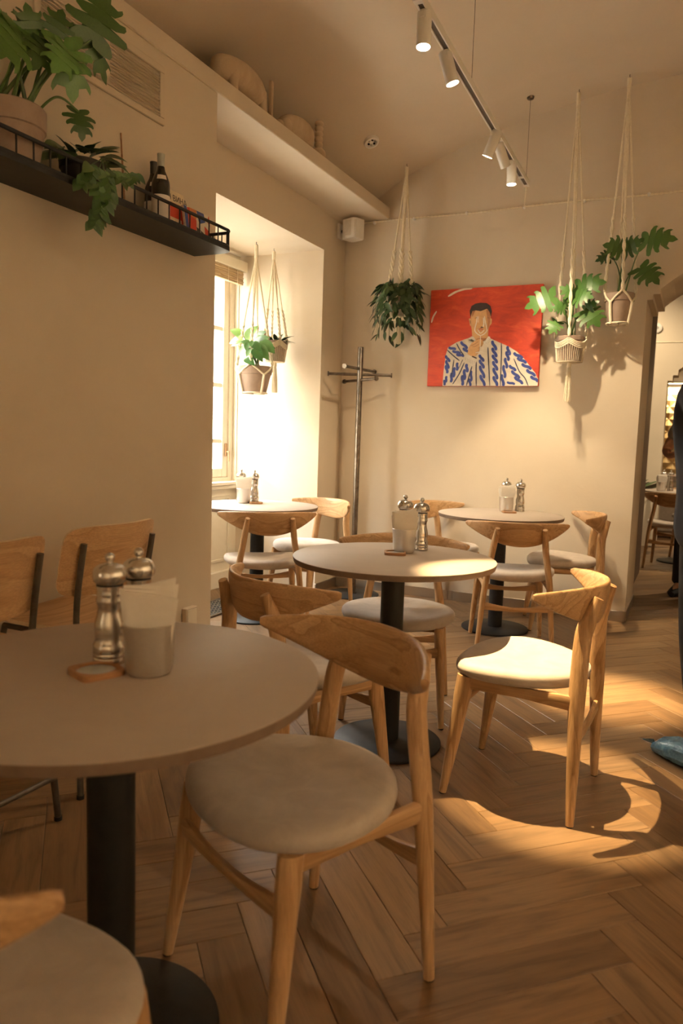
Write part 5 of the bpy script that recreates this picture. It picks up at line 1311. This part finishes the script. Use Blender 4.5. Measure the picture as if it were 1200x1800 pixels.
    B().tube([(-0.022, 0.092, 1.578), (0, 0.097, 1.577), (0.022, 0.092, 1.578)], 0.005, 6).obj('mouth', flat('lips', (0.42, 0.16, 0.12)), t)
    return t
NAVY = flat('navy_cloth', (0.018, 0.022, 0.035), 0.9); BLK = flat('black_cloth', (0.010, 0.010, 0.011), 0.9); GRYT = flat('grey_tshirt', (0.36, 0.31, 0.26), 0.9); HAIR = flat('dark_hair', (0.025, 0.016, 0.011), 0.6)
pA = person('person in dark clothes and blue shoe covers at the right edge of the photo', (0.112, 3.03, 0), math.radians(48), {'l': ((-0.19, -0.10, 1.13), (-0.04, -0.19, 1.01), (0.05, -0.20, 1.0)), 'r': ((0.20, -0.10, 1.13), (0.06, -0.20, 1.04), (-0.03, -0.21, 1.04))}, NAVY, BLK, 2.0, {'l': (-0.07, -0.02), 'r': (0.17, -0.12)}, HAIR, 0.78, 1.22)
COVER = mat('blue_plastic', (0.06, 0.16, 0.26), 0.25, build=mottled((0.04, 0.12, 0.2), (0.12, 0.26, 0.38), 40, 70, 0.9))
for s, (fx, fy) in ((-1, (-0.07, -0.02)), (1, (0.17, -0.12))):
    rg = []
    r_ = random.Random(4+s)
    for f, w, h_ in ((-0.105, 0.020, 0.05), (-0.095, 0.042, 0.085), (-0.05, 0.05, 0.105), (0.0, 0.05, 0.105), (0.05, 0.056, 0.105), (0.11, 0.06, 0.092), (0.16, 0.054, 0.076), (0.195, 0.036, 0.052), (0.215, 0.014, 0.025)):
        rg.append([(fx+w*math.cos(a)*(1+0.10*r_.uniform(-1, 1)), fy+f-0.01, max(0.0005, 0.5*h_+0.5*h_*math.sin(a)*(1+0.12*r_.uniform(-1, 1)))) for a in [2*PI*j/18 for j in range(18)]])
    sc_ = B().rings(rg).obj('shoe_cover', COVER, pA, angle=0.35)
    B().add([(fx+0.01, fy+0.20, 0.02), (fx-0.03, fy+0.235, 0.035), (fx-0.02, fy+0.19, 0.05), (fx+0.01, fy+0.20, 0.024), (fx-0.03, fy+0.235, 0.039), (fx-0.02, fy+0.19, 0.054)], [(0, 1, 2), (5, 4, 3), (0, 1, 4, 3), (1, 2, 5, 4), (2, 0, 3, 5)]).obj('cover_tip', COVER, sc_, smooth=False)
pB = person('person in a grey t-shirt with bent arm, behind the one in dark clothes', (0.045, 6.62, 0), PI*0.92, {'r': ((0.300, -0.03, 1.165), (0.20, 0.20, 1.13), (0.10, 0.26, 1.16)), 'l': ((-0.27, 0.02, 1.14), (-0.15, 0.20, 1.10), (-0.06, 0.26, 1.12))}, GRYT, BLK, 0.62, {'l': (-0.10, 0.0), 'r': (0.10, 0.03)}, HAIR, 0.88)
for s, (fx, fy) in ((-1, (-0.10, 0.0)), (1, (0.10, 0.03))):
    rg = [[(fx+w*math.cos(a), fy+f, 0.5*h_+0.5*h_*math.sin(a)) for a in [2*PI*j/16 for j in range(16)]] for f, w, h_ in ((-0.085, 0.025, 0.07), (-0.06, 0.04, 0.095), (0.0, 0.044, 0.10), (0.08, 0.05, 0.07), (0.15, 0.046, 0.055), (0.19, 0.025, 0.04))]
    B().rings(rg).obj('shoe', BLK, pB)
